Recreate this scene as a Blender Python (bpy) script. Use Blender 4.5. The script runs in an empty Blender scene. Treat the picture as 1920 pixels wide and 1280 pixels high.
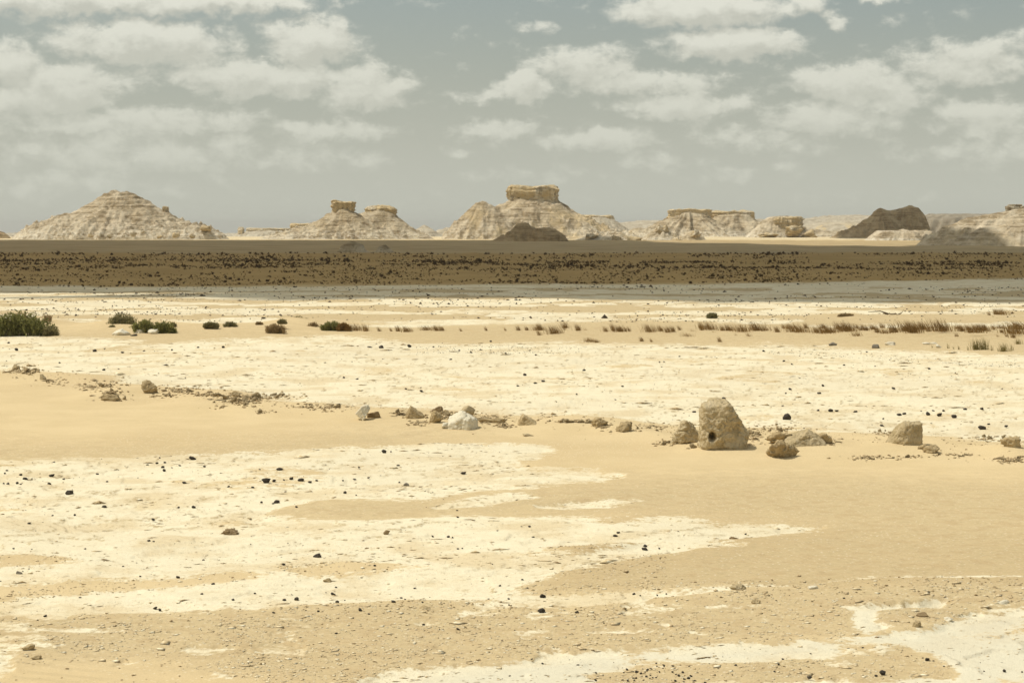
import bpy, bmesh, math, random
import numpy as np
from mathutils import Vector, Matrix

# ----------------------------------------------------------------- camera, sky, sun, exposure
scene = bpy.context.scene
COL = scene.collection
CAM_H = 5.0
F = 3583.0                      # focal length in photograph pixels (1920 wide)
TILT = math.atan(215.0 / F)     # camera looks slightly down
cam_d = bpy.data.cameras.new('camera')
cam_d.sensor_width = 36.0
cam_d.lens = 36.0 * F / 1920.0
cam_d.clip_start = 0.3
cam_d.clip_end = 200000.0
cam = bpy.data.objects.new('camera', cam_d)
COL.objects.link(cam)
cam.location = (0, 0, CAM_H)
cam.rotation_euler = (math.pi / 2 - TILT, 0, 0)
scene.camera = cam

SUN_AZ = math.radians(-84)      # clockwise from +Y (view direction): sun high up to the left
SUN_EL = math.radians(62)
SUN_DIR = Vector((math.sin(SUN_AZ) * math.cos(SUN_EL), math.cos(SUN_AZ) * math.cos(SUN_EL), math.sin(SUN_EL)))
sun_d = bpy.data.lights.new('sun', 'SUN')
sun_d.energy = 3.3
sun_d.angle = math.radians(0.53)
sun_d.color = (1.0, 0.95, 0.85)
sun = bpy.data.objects.new('sun', sun_d)
COL.objects.link(sun)
sun.location = (-60, 40, 90)
sun.rotation_euler = SUN_DIR.to_track_quat('Z', 'Y').to_euler()

scene.view_settings.view_transform = 'Standard'
scene.view_settings.look = 'None'
scene.view_settings.exposure = 0.0
scene.view_settings.gamma = 1.0
scene.cycles.max_bounces = 5
scene.cycles.diffuse_bounces = 3
scene.cycles.glossy_bounces = 1
scene.cycles.transmission_bounces = 3
scene.cycles.caustics_reflective = False
scene.cycles.caustics_refractive = False
scene.view_settings.use_curve_mapping = False


class NT:
    """short hand for building node trees"""
    def __init__(self, tree):
        self.t = tree
        self.n = tree.nodes
        self.l = tree.links

    def node(self, typ, **kw):
        n = self.n.new(typ)
        for k, v in kw.items():
            setattr(n, k, v)
        return n

    def put(self, sock, val):
        if val is None:
            return
        if isinstance(val, bpy.types.NodeSocket):
            self.l.new(val, sock)
        else:
            if isinstance(val, (tuple, list)) and len(val) == 3 and sock.type == 'RGBA':
                val = (*val, 1.0)
            sock.default_value = val

    def math(self, op, a, b=None, c=None, clamp=False):
        n = self.node('ShaderNodeMath', operation=op, use_clamp=clamp)
        self.put(n.inputs[0], a)
        self.put(n.inputs[1], b)
        self.put(n.inputs[2], c)
        return n.outputs[0]

    def vmath(self, op, a, b=None, scale=None):
        n = self.node('ShaderNodeVectorMath', operation=op)
        self.put(n.inputs[0], a)
        self.put(n.inputs[1], b)
        if scale is not None:
            self.put(n.inputs[3], scale)
        return n.outputs['Value'] if op in ('LENGTH', 'DOT_PRODUCT', 'DISTANCE') else n.outputs[0]

    def noise(self, vec, scale, detail=3.0, rough=0.5, dist=0.0, color=False):
        n = self.node('ShaderNodeTexNoise')
        self.put(n.inputs['Vector'], vec)
        n.inputs['Scale'].default_value = scale
        n.inputs['Detail'].default_value = detail
        n.inputs['Roughness'].default_value = rough
        n.inputs['Distortion'].default_value = dist
        return n.outputs['Color'] if color else n.outputs['Fac']

    def voronoi(self, vec, scale, feature='F1', out='Distance', rnd=1.0):
        n = self.node('ShaderNodeTexVoronoi', feature=feature)
        self.put(n.inputs['Vector'], vec)
        n.inputs['Scale'].default_value = scale
        n.inputs['Randomness'].default_value = rnd
        return n.outputs[out]

    def ramp(self, v, a, b, lo=0.0, hi=1.0, smooth=True):
        n = self.node('ShaderNodeMapRange', interpolation_type='SMOOTHSTEP' if smooth else 'LINEAR')
        self.put(n.inputs[0], v)
        n.inputs[1].default_value = a
        n.inputs[2].default_value = b
        n.inputs[3].default_value = lo
        n.inputs[4].default_value = hi
        return n.outputs[0]

    def mix(self, fac, a, b, blend='MIX'):
        n = self.node('ShaderNodeMix', data_type='RGBA', blend_type=blend)
        self.put(n.inputs[0], fac)
        self.put(n.inputs[6], a)
        self.put(n.inputs[7], b)
        return n.outputs[2]

    def bump(self, height, strength=0.5, dist=0.05, normal=None):
        n = self.node('ShaderNodeBump')
        n.inputs['Strength'].default_value = strength
        n.inputs['Distance'].default_value = dist
        self.put(n.inputs['Height'], height)
        self.put(n.inputs['Normal'], normal)
        return n.outputs[0]


# --- sky: Nishita with layered cumulus laid over it by direction
world = bpy.data.worlds.new('World')
scene.world = world
world.use_nodes = True
wt = NT(world.node_tree)
wt.n.clear()
tc = wt.node('ShaderNodeTexCoord')
sky = wt.node('ShaderNodeTexSky', sky_type='NISHITA')
sky.sun_disc = False
sky.sun_elevation = SUN_EL
sky.sun_rotation = SUN_AZ
sky.altitude = 100
sky.air_density = 1.0
sky.dust_density = 3.0
sky.ozone_density = 1.0

SKY_TINT = (1.0, 1.02, .90)
grp = bpy.data.node_groups.new('cloud_cover', 'ShaderNodeTree')
grp.interface.new_socket('Vector', in_out='INPUT', socket_type='NodeSocketVector')
grp.interface.new_socket('Value', in_out='OUTPUT', socket_type='NodeSocketFloat')
g = NT(grp)
gi = g.node('NodeGroupInput')
go = g.node('NodeGroupOutput')
co = gi.outputs[0]              # (azimuth, elevation) in degrees
# cloud banks as they stand round the horizon: azimuth, elevation, half width, half height, weight
def sky_at(px, py):
    return math.degrees(math.atan((px - 960) / F)), math.degrees(math.atan((425 - py) / F))
BANKS = [(120, 15, 330, 34, 1.0), (420, 12, 230, 26, .9), (270, 85, 200, 45, 1.15), (590, 85, 110, 52, 1.1),
         (30, 135, 60, 55, 1.0), (140, 170, 110, 50, 1.1), (500, 150, 260, 38, .95), (690, 170, 95, 48, 1.1), (260, 235, 330, 34, .75),
         (620, 245, 150, 26, .7), (60, 200, 150, 50, .8), (150, 325, 240, 26, .35), (330, 120, 160, 26, .7),
         (1310, 22, 190, 42, 1.15), (1370, 88, 150, 36, 1.1), (1500, 18, 60, 28, .7), (1565, 48, 36, 20, .6), (1640, 8, 60, 12, .5), (1005, 55, 50, 20, .45),
         (1090, 130, 130, 50, .8), (985, 165, 62, 32, 1.1), (1200, 160, 200, 30, .75), (1280, 200, 140, 34, 1.0), (900, 182, 70, 18, .5), (930, 245, 110, 26, .7),
         (1120, 262, 150, 30, .7), (860, 282, 40, 14, .4), (1600, 165, 160, 44, 1.0), (1800, 130, 170, 50, .8), (1560, 225, 170, 46, .75), (1680, 200, 90, 40, .7),
         (1850, 225, 150, 50, .7), (1830, 290, 180, 30, .5), (1430, 262, 190, 30, .5), (1240, 300, 130, 22, .45), (1400, 325, 170, 20, .3), (1900, 100, 60, 30, .6), (250, 290, 420, 60, .55), (560, 300, 200, 34, .5), (120, 350, 300, 36, .45), (1000, 330, 200, 22, .3)]
warp = g.vmath('SCALE', g.vmath('SUBTRACT', g.noise(co, 1.3, 5, .6, color=True), (.5, .5, .5)), scale=0.9)
cw = g.vmath('ADD', co, warp)
acc = None
for (px, py, hw, hh, w) in BANKS:
    a, e = sky_at(px, py)
    d = g.vmath('LENGTH', g.vmath('MULTIPLY', g.vmath('SUBTRACT', cw, (a, e, 0)), (F / hw / 57.3, F / hh / 57.3, 0)))
    v = g.ramp(d, 1.35, 0.1, 0, w)
    acc = v if acc is None else g.math('MAXIMUM', acc, v)
det = g.noise(g.vmath('MULTIPLY', co, (.9, 1.5, 1)), 1.15, 9, .60, .15)
val = g.math('ADD', g.math('MULTIPLY', acc, .72), g.math('MULTIPLY', g.math('SUBTRACT', det, .5), 1.25))
g.l.new(val, go.inputs[0])

sepw = wt.node('ShaderNodeSeparateXYZ')
wt.l.new(tc.outputs['Generated'], sepw.inputs[0])
az = wt.math('MULTIPLY', wt.math('ARCTAN2', sepw.outputs[0], sepw.outputs[1]), 57.2958)
el = wt.math('MULTIPLY', wt.math('ARCSINE', sepw.outputs[2]), 57.2958)
cmb = wt.node('ShaderNodeCombineXYZ')
wt.put(cmb.inputs[0], az)
wt.put(cmb.inputs[1], el)
def cover(offset):
    n = wt.node('ShaderNodeGroup')
    n.node_tree = grp
    wt.put(n.inputs[0], wt.vmath('ADD', cmb.outputs[0], offset))
    return n.outputs[0]
hsv = wt.node('ShaderNodeHueSaturation')
hsv.inputs['Saturation'].default_value = 0.62
hsv.inputs['Value'].default_value = 1.0
wt.put(hsv.inputs['Color'], sky.outputs[0])
clear = wt.mix(1.0, hsv.outputs[0], SKY_TINT, 'MULTIPLY')
# dusty air near the horizon veils sky and cloud alike
veil = wt.ramp(el, 0.0, 8.0, .88, 0.0)
VEIL = (6.1, 6.2, 5.3)
def sky_background(fac, lit):
    cloud_col = wt.mix(lit, (5.9, 5.85, 5.0), (8.4, 8.3, 7.2))
    m = wt.mix(wt.math('MULTIPLY', fac, .86), clear, cloud_col)
    m = wt.mix(veil, m, VEIL)
    bg = wt.node('ShaderNodeBackground')
    bg.inputs['Strength'].default_value = 0.10
    wt.put(bg.inputs['Color'], m)
    return bg.outputs[0]
c0 = cover((0, 0, 0))
c1 = cover((-.10, .34, 0))
# thick cloud with open sky over it is a lit top, thick cloud under cloud is a grey base
bank_sky = sky_background(wt.ramp(c0, .06, .50), wt.ramp(wt.math('SUBTRACT', c0, c1), -.30, .42))
# the same broken cover goes on over the rest of the sky, as a layer seen from below
layer = wt.vmath('SCALE', tc.outputs['Generated'], scale=wt.math('DIVIDE', 1.0, wt.math('ADD', wt.math('ABSOLUTE', sepw.outputs[2]), .12)))
cv = wt.noise(layer, 1.3, 5, .58)
open_sky = sky_background(wt.ramp(cv, .44, .66), wt.ramp(cv, .50, .72, .9, .35))
far_az = wt.ramp(wt.math('ABSOLUTE', az), 16.0, 21.0)
far_el = wt.ramp(el, 6.9, 10.5)
ms = wt.node('ShaderNodeMixShader')
wt.put(ms.inputs[0], wt.math('MAXIMUM', far_az, far_el))
wt.l.new(bank_sky, ms.inputs[1])
wt.l.new(open_sky, ms.inputs[2])
wo = wt.node('ShaderNodeOutputWorld')
wt.l.new(ms.outputs[0], wo.inputs[0])

# ----------------------------------------------------------------- numeric helpers
_rs = np.random.RandomState(7)
_a = _rs.rand(256) * 2 * np.pi
G2 = np.stack([np.cos(_a), np.sin(_a)], 1)
_g = _rs.randn(256, 3)
G3 = _g / np.linalg.norm(_g, axis=1)[:, None]


def _fade(t):
    return t * t * t * (t * (t * 6 - 15) + 10)


def _hash(ix, iy, iz):
    n = ix * np.int64(374761393) + iy * np.int64(668265263) + iz * np.int64(2147483647)
    n = (n ^ (n >> 13)) * np.int64(1274126177)
    return ((n ^ (n >> 16)) & 255).astype(np.int64)


def pn2(x, y, s=0):
    xi = np.floor(x).astype(np.int64); yi = np.floor(y).astype(np.int64)
    xf = x - xi; yf = y - yi
    u = _fade(xf); v = _fade(yf)
    def c(dx, dy):
        gg = G2[_hash(xi + dx, yi + dy, np.int64(s))]
        return gg[..., 0] * (xf - dx) + gg[..., 1] * (yf - dy)
    a = c(0, 0); a = a + u * (c(1, 0) - a)
    b = c(0, 1); b = b + u * (c(1, 1) - b)
    return (a + v * (b - a)) * 1.5


def fbm2(x, y, octv=4, s=0, gain=.5):
    t = 0; amp = 1.0
    for o in range(octv):
        t = t + amp * pn2(x * 2 ** o + 17.3 * o, y * 2 ** o - 9.1 * o, s + o)
        amp *= gain
    return t


def pn3(p, s=0):
    i = np.floor(p).astype(np.int64); f = p - i
    u = _fade(f)
    def c(dx, dy, dz):
        gg = G3[_hash(i[:, 0] + dx, i[:, 1] + dy, i[:, 2] + dz + s * 31)]
        return gg[:, 0] * (f[:, 0] - dx) + gg[:, 1] * (f[:, 1] - dy) + gg[:, 2] * (f[:, 2] - dz)
    def lx(dy, dz):
        a = c(0, dy, dz)
        return a + u[:, 0] * (c(1, dy, dz) - a)
    def ly(dz):
        a = lx(0, dz)
        return a + u[:, 1] * (lx(1, dz) - a)
    a = ly(0)
    return (a + u[:, 2] * (ly(1) - a)) * 1.5


def fbm3(p, octv=4, s=0, gain=.5):
    t = 0; amp = 1.0
    for o in range(octv):
        t = t + amp * pn3(p * 2 ** o + 7.7 * o, s + o)
        amp *= gain
    return t


def sstep(x, a, b):
    t = np.clip((x - a) / (b - a), 0, 1)
    return t * t * (3 - 2 * t)


def poly_sd(px, py, poly):
    """signed distance to a polygon, positive inside"""
    P = np.array(poly, float)
    d2 = np.full(px.shape, 1e18)
    inside = np.zeros(px.shape, bool)
    for i in range(len(P)):
        ax, ay = P[i]; bx, by = P[(i + 1) % len(P)]
        ex, ey = bx - ax, by - ay
        t = np.clip(((px - ax) * ex + (py - ay) * ey) / (ex * ex + ey * ey + 1e-9), 0, 1)
        dx = px - ax - t * ex; dy = py - ay - t * ey
        d2 = np.minimum(d2, dx * dx + dy * dy)
        if abs(ey) > 1e-9:
            inside ^= ((ay > py) != (by > py)) & (px < ex * (py - ay) / ey + ax)
    d = np.sqrt(d2)
    return np.where(inside, d, -d)


ST, CT = math.sin(TILT), math.cos(TILT)


def to_px(x, y, z=0.0):
    dz = z - CAM_H
    dep = y * CT - dz * ST
    upv = y * ST + dz * CT
    dep = np.where(dep > 0.5, dep, 0.5)
    return 960 + F * x / dep, 640 - F * upv / dep


def at(px, py, z=0.0):
    """where the line of sight of a photograph pixel meets the level z"""
    dx = px - 960; du = 640 - py
    ry = F * CT + du * ST
    rz = -F * ST + du * CT
    k = (z - CAM_H) / rz
    return dx * k, ry * k


def at_depth(px, py, D):
    """point on a pixel's line of sight at distance D along +Y: x, z"""
    du = 640 - py
    ry = F * CT + du * ST
    rz = -F * ST + du * CT
    return (px - 960) * D / ry, CAM_H + rz * D / ry


# ----------------------------------------------------------------- object helpers
def link(o):
    COL.objects.link(o)
    return o


def mesh_from(name, v, f, smooth=True):
    me = bpy.data.meshes.new(name)
    v = np.asarray(v, np.float32)
    f = np.asarray(f, np.int32)
    k = f.shape[1]
    me.vertices.add(len(v))
    me.vertices.foreach_set('co', v.ravel())
    me.loops.add(f.size)
    me.loops.foreach_set('vertex_index', f.ravel())
    me.polygons.add(len(f))
    me.polygons.foreach_set('loop_start', np.arange(0, f.size, k, dtype=np.int32))
    me.polygons.foreach_set('loop_total', np.full(len(f), k, np.int32))
    if smooth:
        me.polygons.foreach_set('use_smooth', np.ones(len(f), bool))
    me.update(calc_edges=True)
    return me


def obj(name, me, mat=None, parent=None, loc=(0, 0, 0), rot=(0, 0, 0), scale=(1, 1, 1)):
    o = bpy.data.objects.new(name, me)
    if mat is not None and len(me.materials) == 0:
        me.materials.append(mat)
    o.location = loc
    o.rotation_euler = rot
    o.scale = scale
    if parent is not None:
        o.parent = parent
    return link(o)


_ONES = ['', 'first', 'second', 'third', 'fourth', 'fifth', 'sixth', 'seventh', 'eighth', 'ninth', 'tenth', 'eleventh', 'twelfth', 'thirteenth', 'fourteenth', 'fifteenth', 'sixteenth', 'seventeenth', 'eighteenth', 'nineteenth']
def ordinal(n):
    if n < 20: return _ONES[n]
    tens = ['', '', 'twent', 'thirt', 'fort', 'fift', 'sixt', 'sevent', 'eight', 'ninet'][n // 10]
    return tens + 'ieth' if n % 10 == 0 else tens + 'y-' + _ONES[n % 10]


def order_from_left(items):
    """items: (px, object, phrase); things of one phrase are told apart by their order from the left"""
    by = {}
    for px, o, ph in items:
        by.setdefault(ph, []).append((px, o))
    for ph, lst in by.items():
        for i, (px, o) in enumerate(sorted(lst, key=lambda q: q[0])):
            o['label'] = '%s from left of the %s' % (ordinal(i + 1), ph)


def order_by_landmark(items, marks, noun):
    by = {}
    for px, py, o in items:
        d, ph = min((math.hypot(px - a, 2.0 * (py - b_)), ph) for ph, a, b_ in marks)
        by.setdefault(ph, []).append((d, o))
    for ph, lst in by.items():
        for i, (d, o) in enumerate(sorted(lst, key=lambda q: q[0])):
            o['label'] = '%s to %s' % (('nearest ' + noun) if i == 0 else '%s nearest %s' % (ordinal(i + 1), noun), ph)


def tag(o, label=None, cat=None, group=None, kind=None):
    if label: o['label'] = label
    if cat: o['category'] = cat
    if group: o['group'] = group
    if kind: o['kind'] = kind
    return o


def grid_faces(nr, nc, wrap=False):
    r = np.arange(nr - 1)[:, None]
    c = np.arange(nc if wrap else nc - 1)[None, :]
    c2 = (c + 1) % nc
    return np.stack([(r * nc + c), (r * nc + c2), ((r + 1) * nc + c2), ((r + 1) * nc + c)], -1).reshape(-1, 4)


_ico = {}
def ico(sub):
    if sub not in _ico:
        bm = bmesh.new()
        bmesh.ops.create_icosphere(bm, subdivisions=sub, radius=1)
        bm.verts.ensure_lookup_table()
        v = np.array([q.co[:] for q in bm.verts]); f = np.array([[q.index for q in p.verts] for p in bm.faces])
        bm.free()
        _ico[sub] = (v / np.linalg.norm(v, axis=1)[:, None], f)
    v, f = _ico[sub]
    return v.copy(), f


# ----------------------------------------------------------------- materials
def material(name):
    m = bpy.data.materials.new(name)
    m.use_nodes = True
    t = NT(m.node_tree)
    b = t.n['Principled BSDF']
    b.inputs['Roughness'].default_value = .92
    b.inputs['Specular IOR Level'].default_value = .15
    return m, t, b


def rock_material(name, base, light, dark, scale=3.0, bump=.6, bdist=.03, topdust=None):
    m, t, b = material(name)
    co = t.node('ShaderNodeTexCoord').outputs['Object']
    n1 = t.noise(co, scale, 5, .6)
    n2 = t.noise(co, scale * 4.5, 5, .65)
    n3 = t.voronoi(co, scale * 2.3)
    rnd = t.node('ShaderNodeObjectInfo').outputs['Random']
    c = t.mix(t.ramp(n1, .36, .66), base, light)
    c = t.mix(t.math('MULTIPLY', t.ramp(n2, .56, .76), .75), c, dark)
    c = t.mix(t.math('MULTIPLY', t.ramp(rnd, 0, 1, 0, .45, False), 1.0), c, t.mix(.5, dark, base))
    if topdust:
        nz = t.node('ShaderNodeSeparateXYZ')
        t.put(nz.inputs[0], t.node('ShaderNodeNewGeometry').outputs['Normal'])
        c = t.mix(t.math('MULTIPLY', t.ramp(nz.outputs[2], .35, .95), t.ramp(n1, .3, .6, .3, .9)), c, topdust)
    t.put(b.inputs['Base Color'], c)
    h = t.math('ADD', n2, t.math('MULTIPLY', n3, .35))
    t.put(b.inputs['Normal'], t.bump(h, bump, bdist))
    return m


M_LIME = rock_material('limestone', (.54, .43, .245), (.72, .60, .39), (.27, .19, .09), 4.2, 1.0, .07)
M_TAN = rock_material('tan_rubble_stone', (.44, .33, .175), (.64, .51, .30), (.20, .135, .06), 4.6, 1.0, .05)
M_BROWN = rock_material('brown_stone', (.27, .19, .10), (.36, .27, .15), (.14, .095, .05), 6.0, .7, .02)
M_WHITE = rock_material('white_chalk_stone', (.70, .64, .49), (.78, .72, .57), (.50, .42, .28), 3.4, .7, .04)
M_DARK = rock_material('dark_stone', (.050, .042, .033), (.095, .080, .060), (.025, .021, .017), 9.0, .6, .01)
M_GREYSTONE = rock_material('grey_stone', (.19, .165, .125), (.28, .25, .19), (.10, .085, .065), 7.0, .5, .01)

# ground -----------------------------------------------------------
M_GROUND, t, b = material('desert_ground')
co = t.node('ShaderNodeNewGeometry').outputs['Position']
at1 = t.node('ShaderNodeAttribute', attribute_name='cover')
sp = t.node('ShaderNodeSeparateColor')
t.put(sp.inputs[0], at1.outputs['Color'])
a_sand, a_grit, a_dark = sp.outputs[0], sp.outputs[1], sp.outputs[2]
a_far = at1.outputs['Alpha']
at2 = t.node('ShaderNodeAttribute', attribute_name='relief')
sp2 = t.node('ShaderNodeSeparateColor')
t.put(sp2.inputs[0], at2.outputs['Color'])
a_step, a_ripple, a_cool = sp2.outputs[0], sp2.outputs[1], sp2.outputs[2]
at2c = t.node('ShaderNodeAttribute', attribute_name='big_ripple').outputs['Fac']
nA = t.noise(co, .55, 4, .62)
nB = t.noise(co, 2.6, 5, .66)
nC = t.noise(co, 11.0, 4, .65)
nD = t.noise(co, 45.0, 3, .6)
nE = t.noise(co, .09, 4, .5)
nF = t.noise(t.vmath('MULTIPLY', co, (.55, 1.5, 1)), 1.6, 4, .6)
edge = t.math('ADD', t.math('ADD', t.math('MULTIPLY', t.math('SUBTRACT', nF, .5), 1.0), t.math('MULTIPLY', t.math('SUBTRACT', nB, .5), .8)), t.math('MULTIPLY', t.math('SUBTRACT', nC, .5), .85))
sand_f = t.ramp(t.math('ADD', a_sand, edge), .40, .60)
# chalk
ch = t.mix(t.ramp(nB, .34, .66), (.775, .705, .515), (.735, .655, .465))
ch = t.mix(t.math('MULTIPLY', t.ramp(nA, .46, .64), .75), ch, (.64, .52, .32))
ch = t.mix(t.math('MULTIPLY', t.ramp(nE, .46, .62), .35), ch, (.66, .585, .42))
ch = t.mix(t.math('MULTIPLY', t.ramp(nC, .53, .68), t.ramp(nA, .38, .60, .15, .75)), ch, (.55, .43, .25))
ch = t.mix(t.math('MULTIPLY', t.ramp(nD, .57, .70), .55), ch, (.45, .345, .19))
ch = t.mix(t.math('MULTIPLY', a_step, t.ramp(nC, .40, .60, .05, .95)), ch, (.45, .35, .195))  # thin shade lines of the ledges, put into the chalk colour
ch = t.mix(t.math('MULTIPLY', a_cool, .70), ch, (.635, .595, .465))
# sand
sa = t.mix(t.ramp(nA, .35, .65), (.655, .52, .305), (.61, .48, .275))
sa = t.mix(t.math('MULTIPLY', t.ramp(nE, .40, .62), .45), sa, (.52, .395, .22))
sa = t.mix(t.ramp(a_ripple, .4, 1.0, 0, .85), sa, (.475, .355, .19))  # darker where rippled: coarser sand, plus the ripples' shading put into the colour
sa = t.mix(t.math('MULTIPLY', t.ramp(nD, .45, .70), .35), sa, (.42, .315, .17))
fleck = t.voronoi(co, 11.0)
fl2 = t.ramp(fleck, .24, .14)
sa = t.mix(t.math('MULTIPLY', fl2, t.ramp(nE, .44, .60, .05, .8)), sa, (.78, .70, .50))
# grit : grey tan sandy gravel
gr = t.mix(t.ramp(nB, .35, .65), (.50, .395, .225), (.585, .47, .28))
gr = t.mix(t.math('MULTIPLY', t.ramp(nC, .5, .68), .5), gr, (.35, .27, .155))
gr = t.mix(t.math('MULTIPLY', fl2, .6), gr, (.75, .67, .50))
sa = t.mix(t.math('MULTIPLY', t.ramp(t.math('ADD', a_grit, edge), .05, 1.0), .85), sa, gr)
sa = t.mix(t.math('MULTIPLY', a_grit, t.ramp(nB, .45, .62, 0, .5)), sa, (.40, .285, .145))
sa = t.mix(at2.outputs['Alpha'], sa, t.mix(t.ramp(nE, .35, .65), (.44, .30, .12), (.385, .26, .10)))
colr = t.mix(sand_f, ch, sa)
# dark gravel lag
dk = t.mix(t.ramp(nC, .4, .6), (.20, .165, .11), (.31, .26, .175))
dkf = t.ramp(t.math('ADD', a_dark, t.math('MULTIPLY', t.math('SUBTRACT', nC, .5), 1.3)), .42, .62)
colr = t.mix(dkf, colr, dk)
# brown gravel plain towards the hills
fp = t.mix(t.ramp(nE, .38, .62), (.38, .285, .15), (.46, .355, .20))
fp = t.mix(t.math('MULTIPLY', t.ramp(nB, .5, .7), .4), fp, (.26, .20, .12))
nG = t.noise(t.vmath('MULTIPLY', co, (.03, .055, 1)), 1.0, 4, .6)
fp = t.mix(t.math('MULTIPLY', t.ramp(nG, .46, .64), .7), fp, (.50, .385, .21))
colr = t.mix(a_far, colr, fp)
t.put(b.inputs['Base Color'], colr)
b.inputs['Roughness'].default_value = .95
b.inputs['Specular IOR Level'].default_value = .08
# relief finer than the mesh: chips on chalk, grains and wind ripples on sand
wv = t.node('ShaderNodeTexWave', wave_type='BANDS', bands_direction='Y', wave_profile='SIN')
t.put(wv.inputs['Vector'], co)
wv.inputs['Scale'].default_value = 2.1
wv.inputs['Distortion'].default_value = 3.0
wv.inputs['Detail'].default_value = 2
wv.inputs['Detail Scale'].default_value = .35
wv2 = t.node('ShaderNodeTexWave', wave_type='BANDS', bands_direction='DIAGONAL', wave_profile='SIN')
t.put(wv2.inputs['Vector'], t.vmath('MULTIPLY', co, (.5, 1.3, 0)))
wv2.inputs['Scale'].default_value = 1.5
wv2.inputs['Distortion'].default_value = 2.0
wv2.inputs['Detail'].default_value = 1
wv2.inputs['Detail Scale'].default_value = .4
hs = t.math('ADD', t.math('ADD', t.math('MULTIPLY', t.math('MULTIPLY', wv.outputs['Fac'], a_ripple), .55), t.math('MULTIPLY', t.math('MULTIPLY', wv2.outputs['Fac'], at2c), 1.6)), t.math('MULTIPLY', nD, .25))
hc = t.math('ADD', t.math('MULTIPLY', nC, 1.0), t.math('MULTIPLY', nD, .5))
hmix = t.math('ADD', t.math('MULTIPLY', hc, t.math('SUBTRACT', 1.0, t.math('MULTIPLY', a_sand, .8))), t.math('MULTIPLY', hs, a_sand))
t.put(b.inputs['Normal'], t.bump(hmix, .55, .04))

# hills ------------------------------------------------------------
def hill_material(name, base, pale, dark, seed=0.0, strata=1.0, sandcol=(.60, .47, .27)):
    m, t, b = material(name)
    pos = t.node('ShaderNodeNewGeometry')
    co = t.vmath('ADD', pos.outputs['Position'], (seed * 37, seed * 11, 0))
    flat = t.vmath('MULTIPLY', co, (.10, .10, 1.25))
    n1 = t.noise(flat, .9, 6, .6, .6)           # beds
    n2 = t.noise(co, .14, 6, .6)
    n3 = t.noise(co, .75, 6, .65)
    n4 = t.noise(co, 2.6, 4, .6)
    c = t.mix(t.ramp(n1, .42, .60), base, dark)
    c = t.mix(t.math('MULTIPLY', t.ramp(n2, .45, .62), .7), c, pale)
    c = t.mix(t.math('MULTIPLY', t.ramp(n3, .52, .68), .6), c, pale)
    c = t.mix(t.math('MULTIPLY', t.ramp(n4, .53, .70), .65), c, dark)
    at3 = t.node('ShaderNodeAttribute', attribute_name='talus')
    sp3 = t.node('ShaderNodeSeparateColor')
    t.put(sp3.inputs[0], at3.outputs['Color'])
    # fallen chalk whitens the foot, drift sand lies on the easy slopes
    c = t.mix(t.math('MULTIPLY', sp3.outputs[0], t.ramp(n3, .40, .58, .0, .9)), c, (.80, .74, .60))
    c = t.mix(t.math('MULTIPLY', sp3.outputs[1], t.ramp(n2, .35, .55, .2, 1.0)), c, sandcol)
    t.put(b.inputs['Base Color'], c)
    h = t.math('ADD', t.math('MULTIPLY', n1, .6 * strata), t.math('ADD', n3, t.math('MULTIPLY', n4, .4)))
    t.put(b.inputs['Normal'], t.bump(h, .9, .9))
    return m


M_HILL = hill_material('chalk_hill_stone', (.53, .435, .295), (.73, .635, .47), (.29, .22, .13), 0)
M_HILL2 = hill_material('grey_chalk_hill_stone', (.50, .405, .26), (.68, .585, .42), (.27, .20, .115), 1)
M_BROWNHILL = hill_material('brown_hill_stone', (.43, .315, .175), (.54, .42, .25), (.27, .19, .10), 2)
M_FARHILL = hill_material('far_plateau_stone', (.50, .43, .31), (.62, .55, .42), (.38, .31, .21), 3)
M_CAP = hill_material('cap_limestone', (.34, .285, .21), (.45, .39, .295), (.19, .15, .10), 4, 1.6)
M_FARCAP = hill_material('far_cap_limestone', (.315, .265, .19), (.38, .33, .245), (.24, .195, .135), 5, 1.4)

# plants -----------------------------------------------------------
def leaf_material(name, c0, c1, trans=.25):
    m, t, b = material(name)
    rnd = t.node('ShaderNodeObjectInfo').outputs['Random']
    n = t.noise(t.node('ShaderNodeTexCoord').outputs['Object'], 7, 3, .6)
    f = t.math('ADD', t.math('MULTIPLY', rnd, .35), t.math('MULTIPLY', t.ramp(n, .3, .7), .65))
    c = t.mix(f, c0, c1)
    t.put(b.inputs['Base Color'], c)
    b.inputs['Roughness'].default_value = .7
    tr = t.node('ShaderNodeBsdfTranslucent')
    t.put(tr.inputs[0], c)
    mx = t.node('ShaderNodeMixShader')
    mx.inputs[0].default_value = trans
    out = t.n['Material Output']
    t.l.new(b.outputs[0], mx.inputs[1])
    t.l.new(tr.outputs[0], mx.inputs[2])
    t.l.new(mx.outputs[0], out.inputs[0])
    return m


M_GREEN = leaf_material('tamarisk_green', (.155, .16, .05), (.33, .31, .115), .45)
M_OLIVE = leaf_material('olive_grey_leaf', (.20, .18, .08), (.33, .29, .145), .4)
M_DRY = leaf_material('dry_shrub_twig', (.28, .20, .095), (.42, .31, .16), .35)
M_REED = leaf_material('dry_reed', (.20, .12, .04), (.42, .275, .105), .35)
M_REEDG = leaf_material('green_reed', (.17, .155, .05), (.36, .28, .11), .4)
M_BELT = leaf_material('dark_brown_bush', (.065, .042, .018), (.15, .095, .042), .2)
M_STEM = leaf_material('woody_stem', (.10, .07, .035), (.16, .115, .06), .02)

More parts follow.
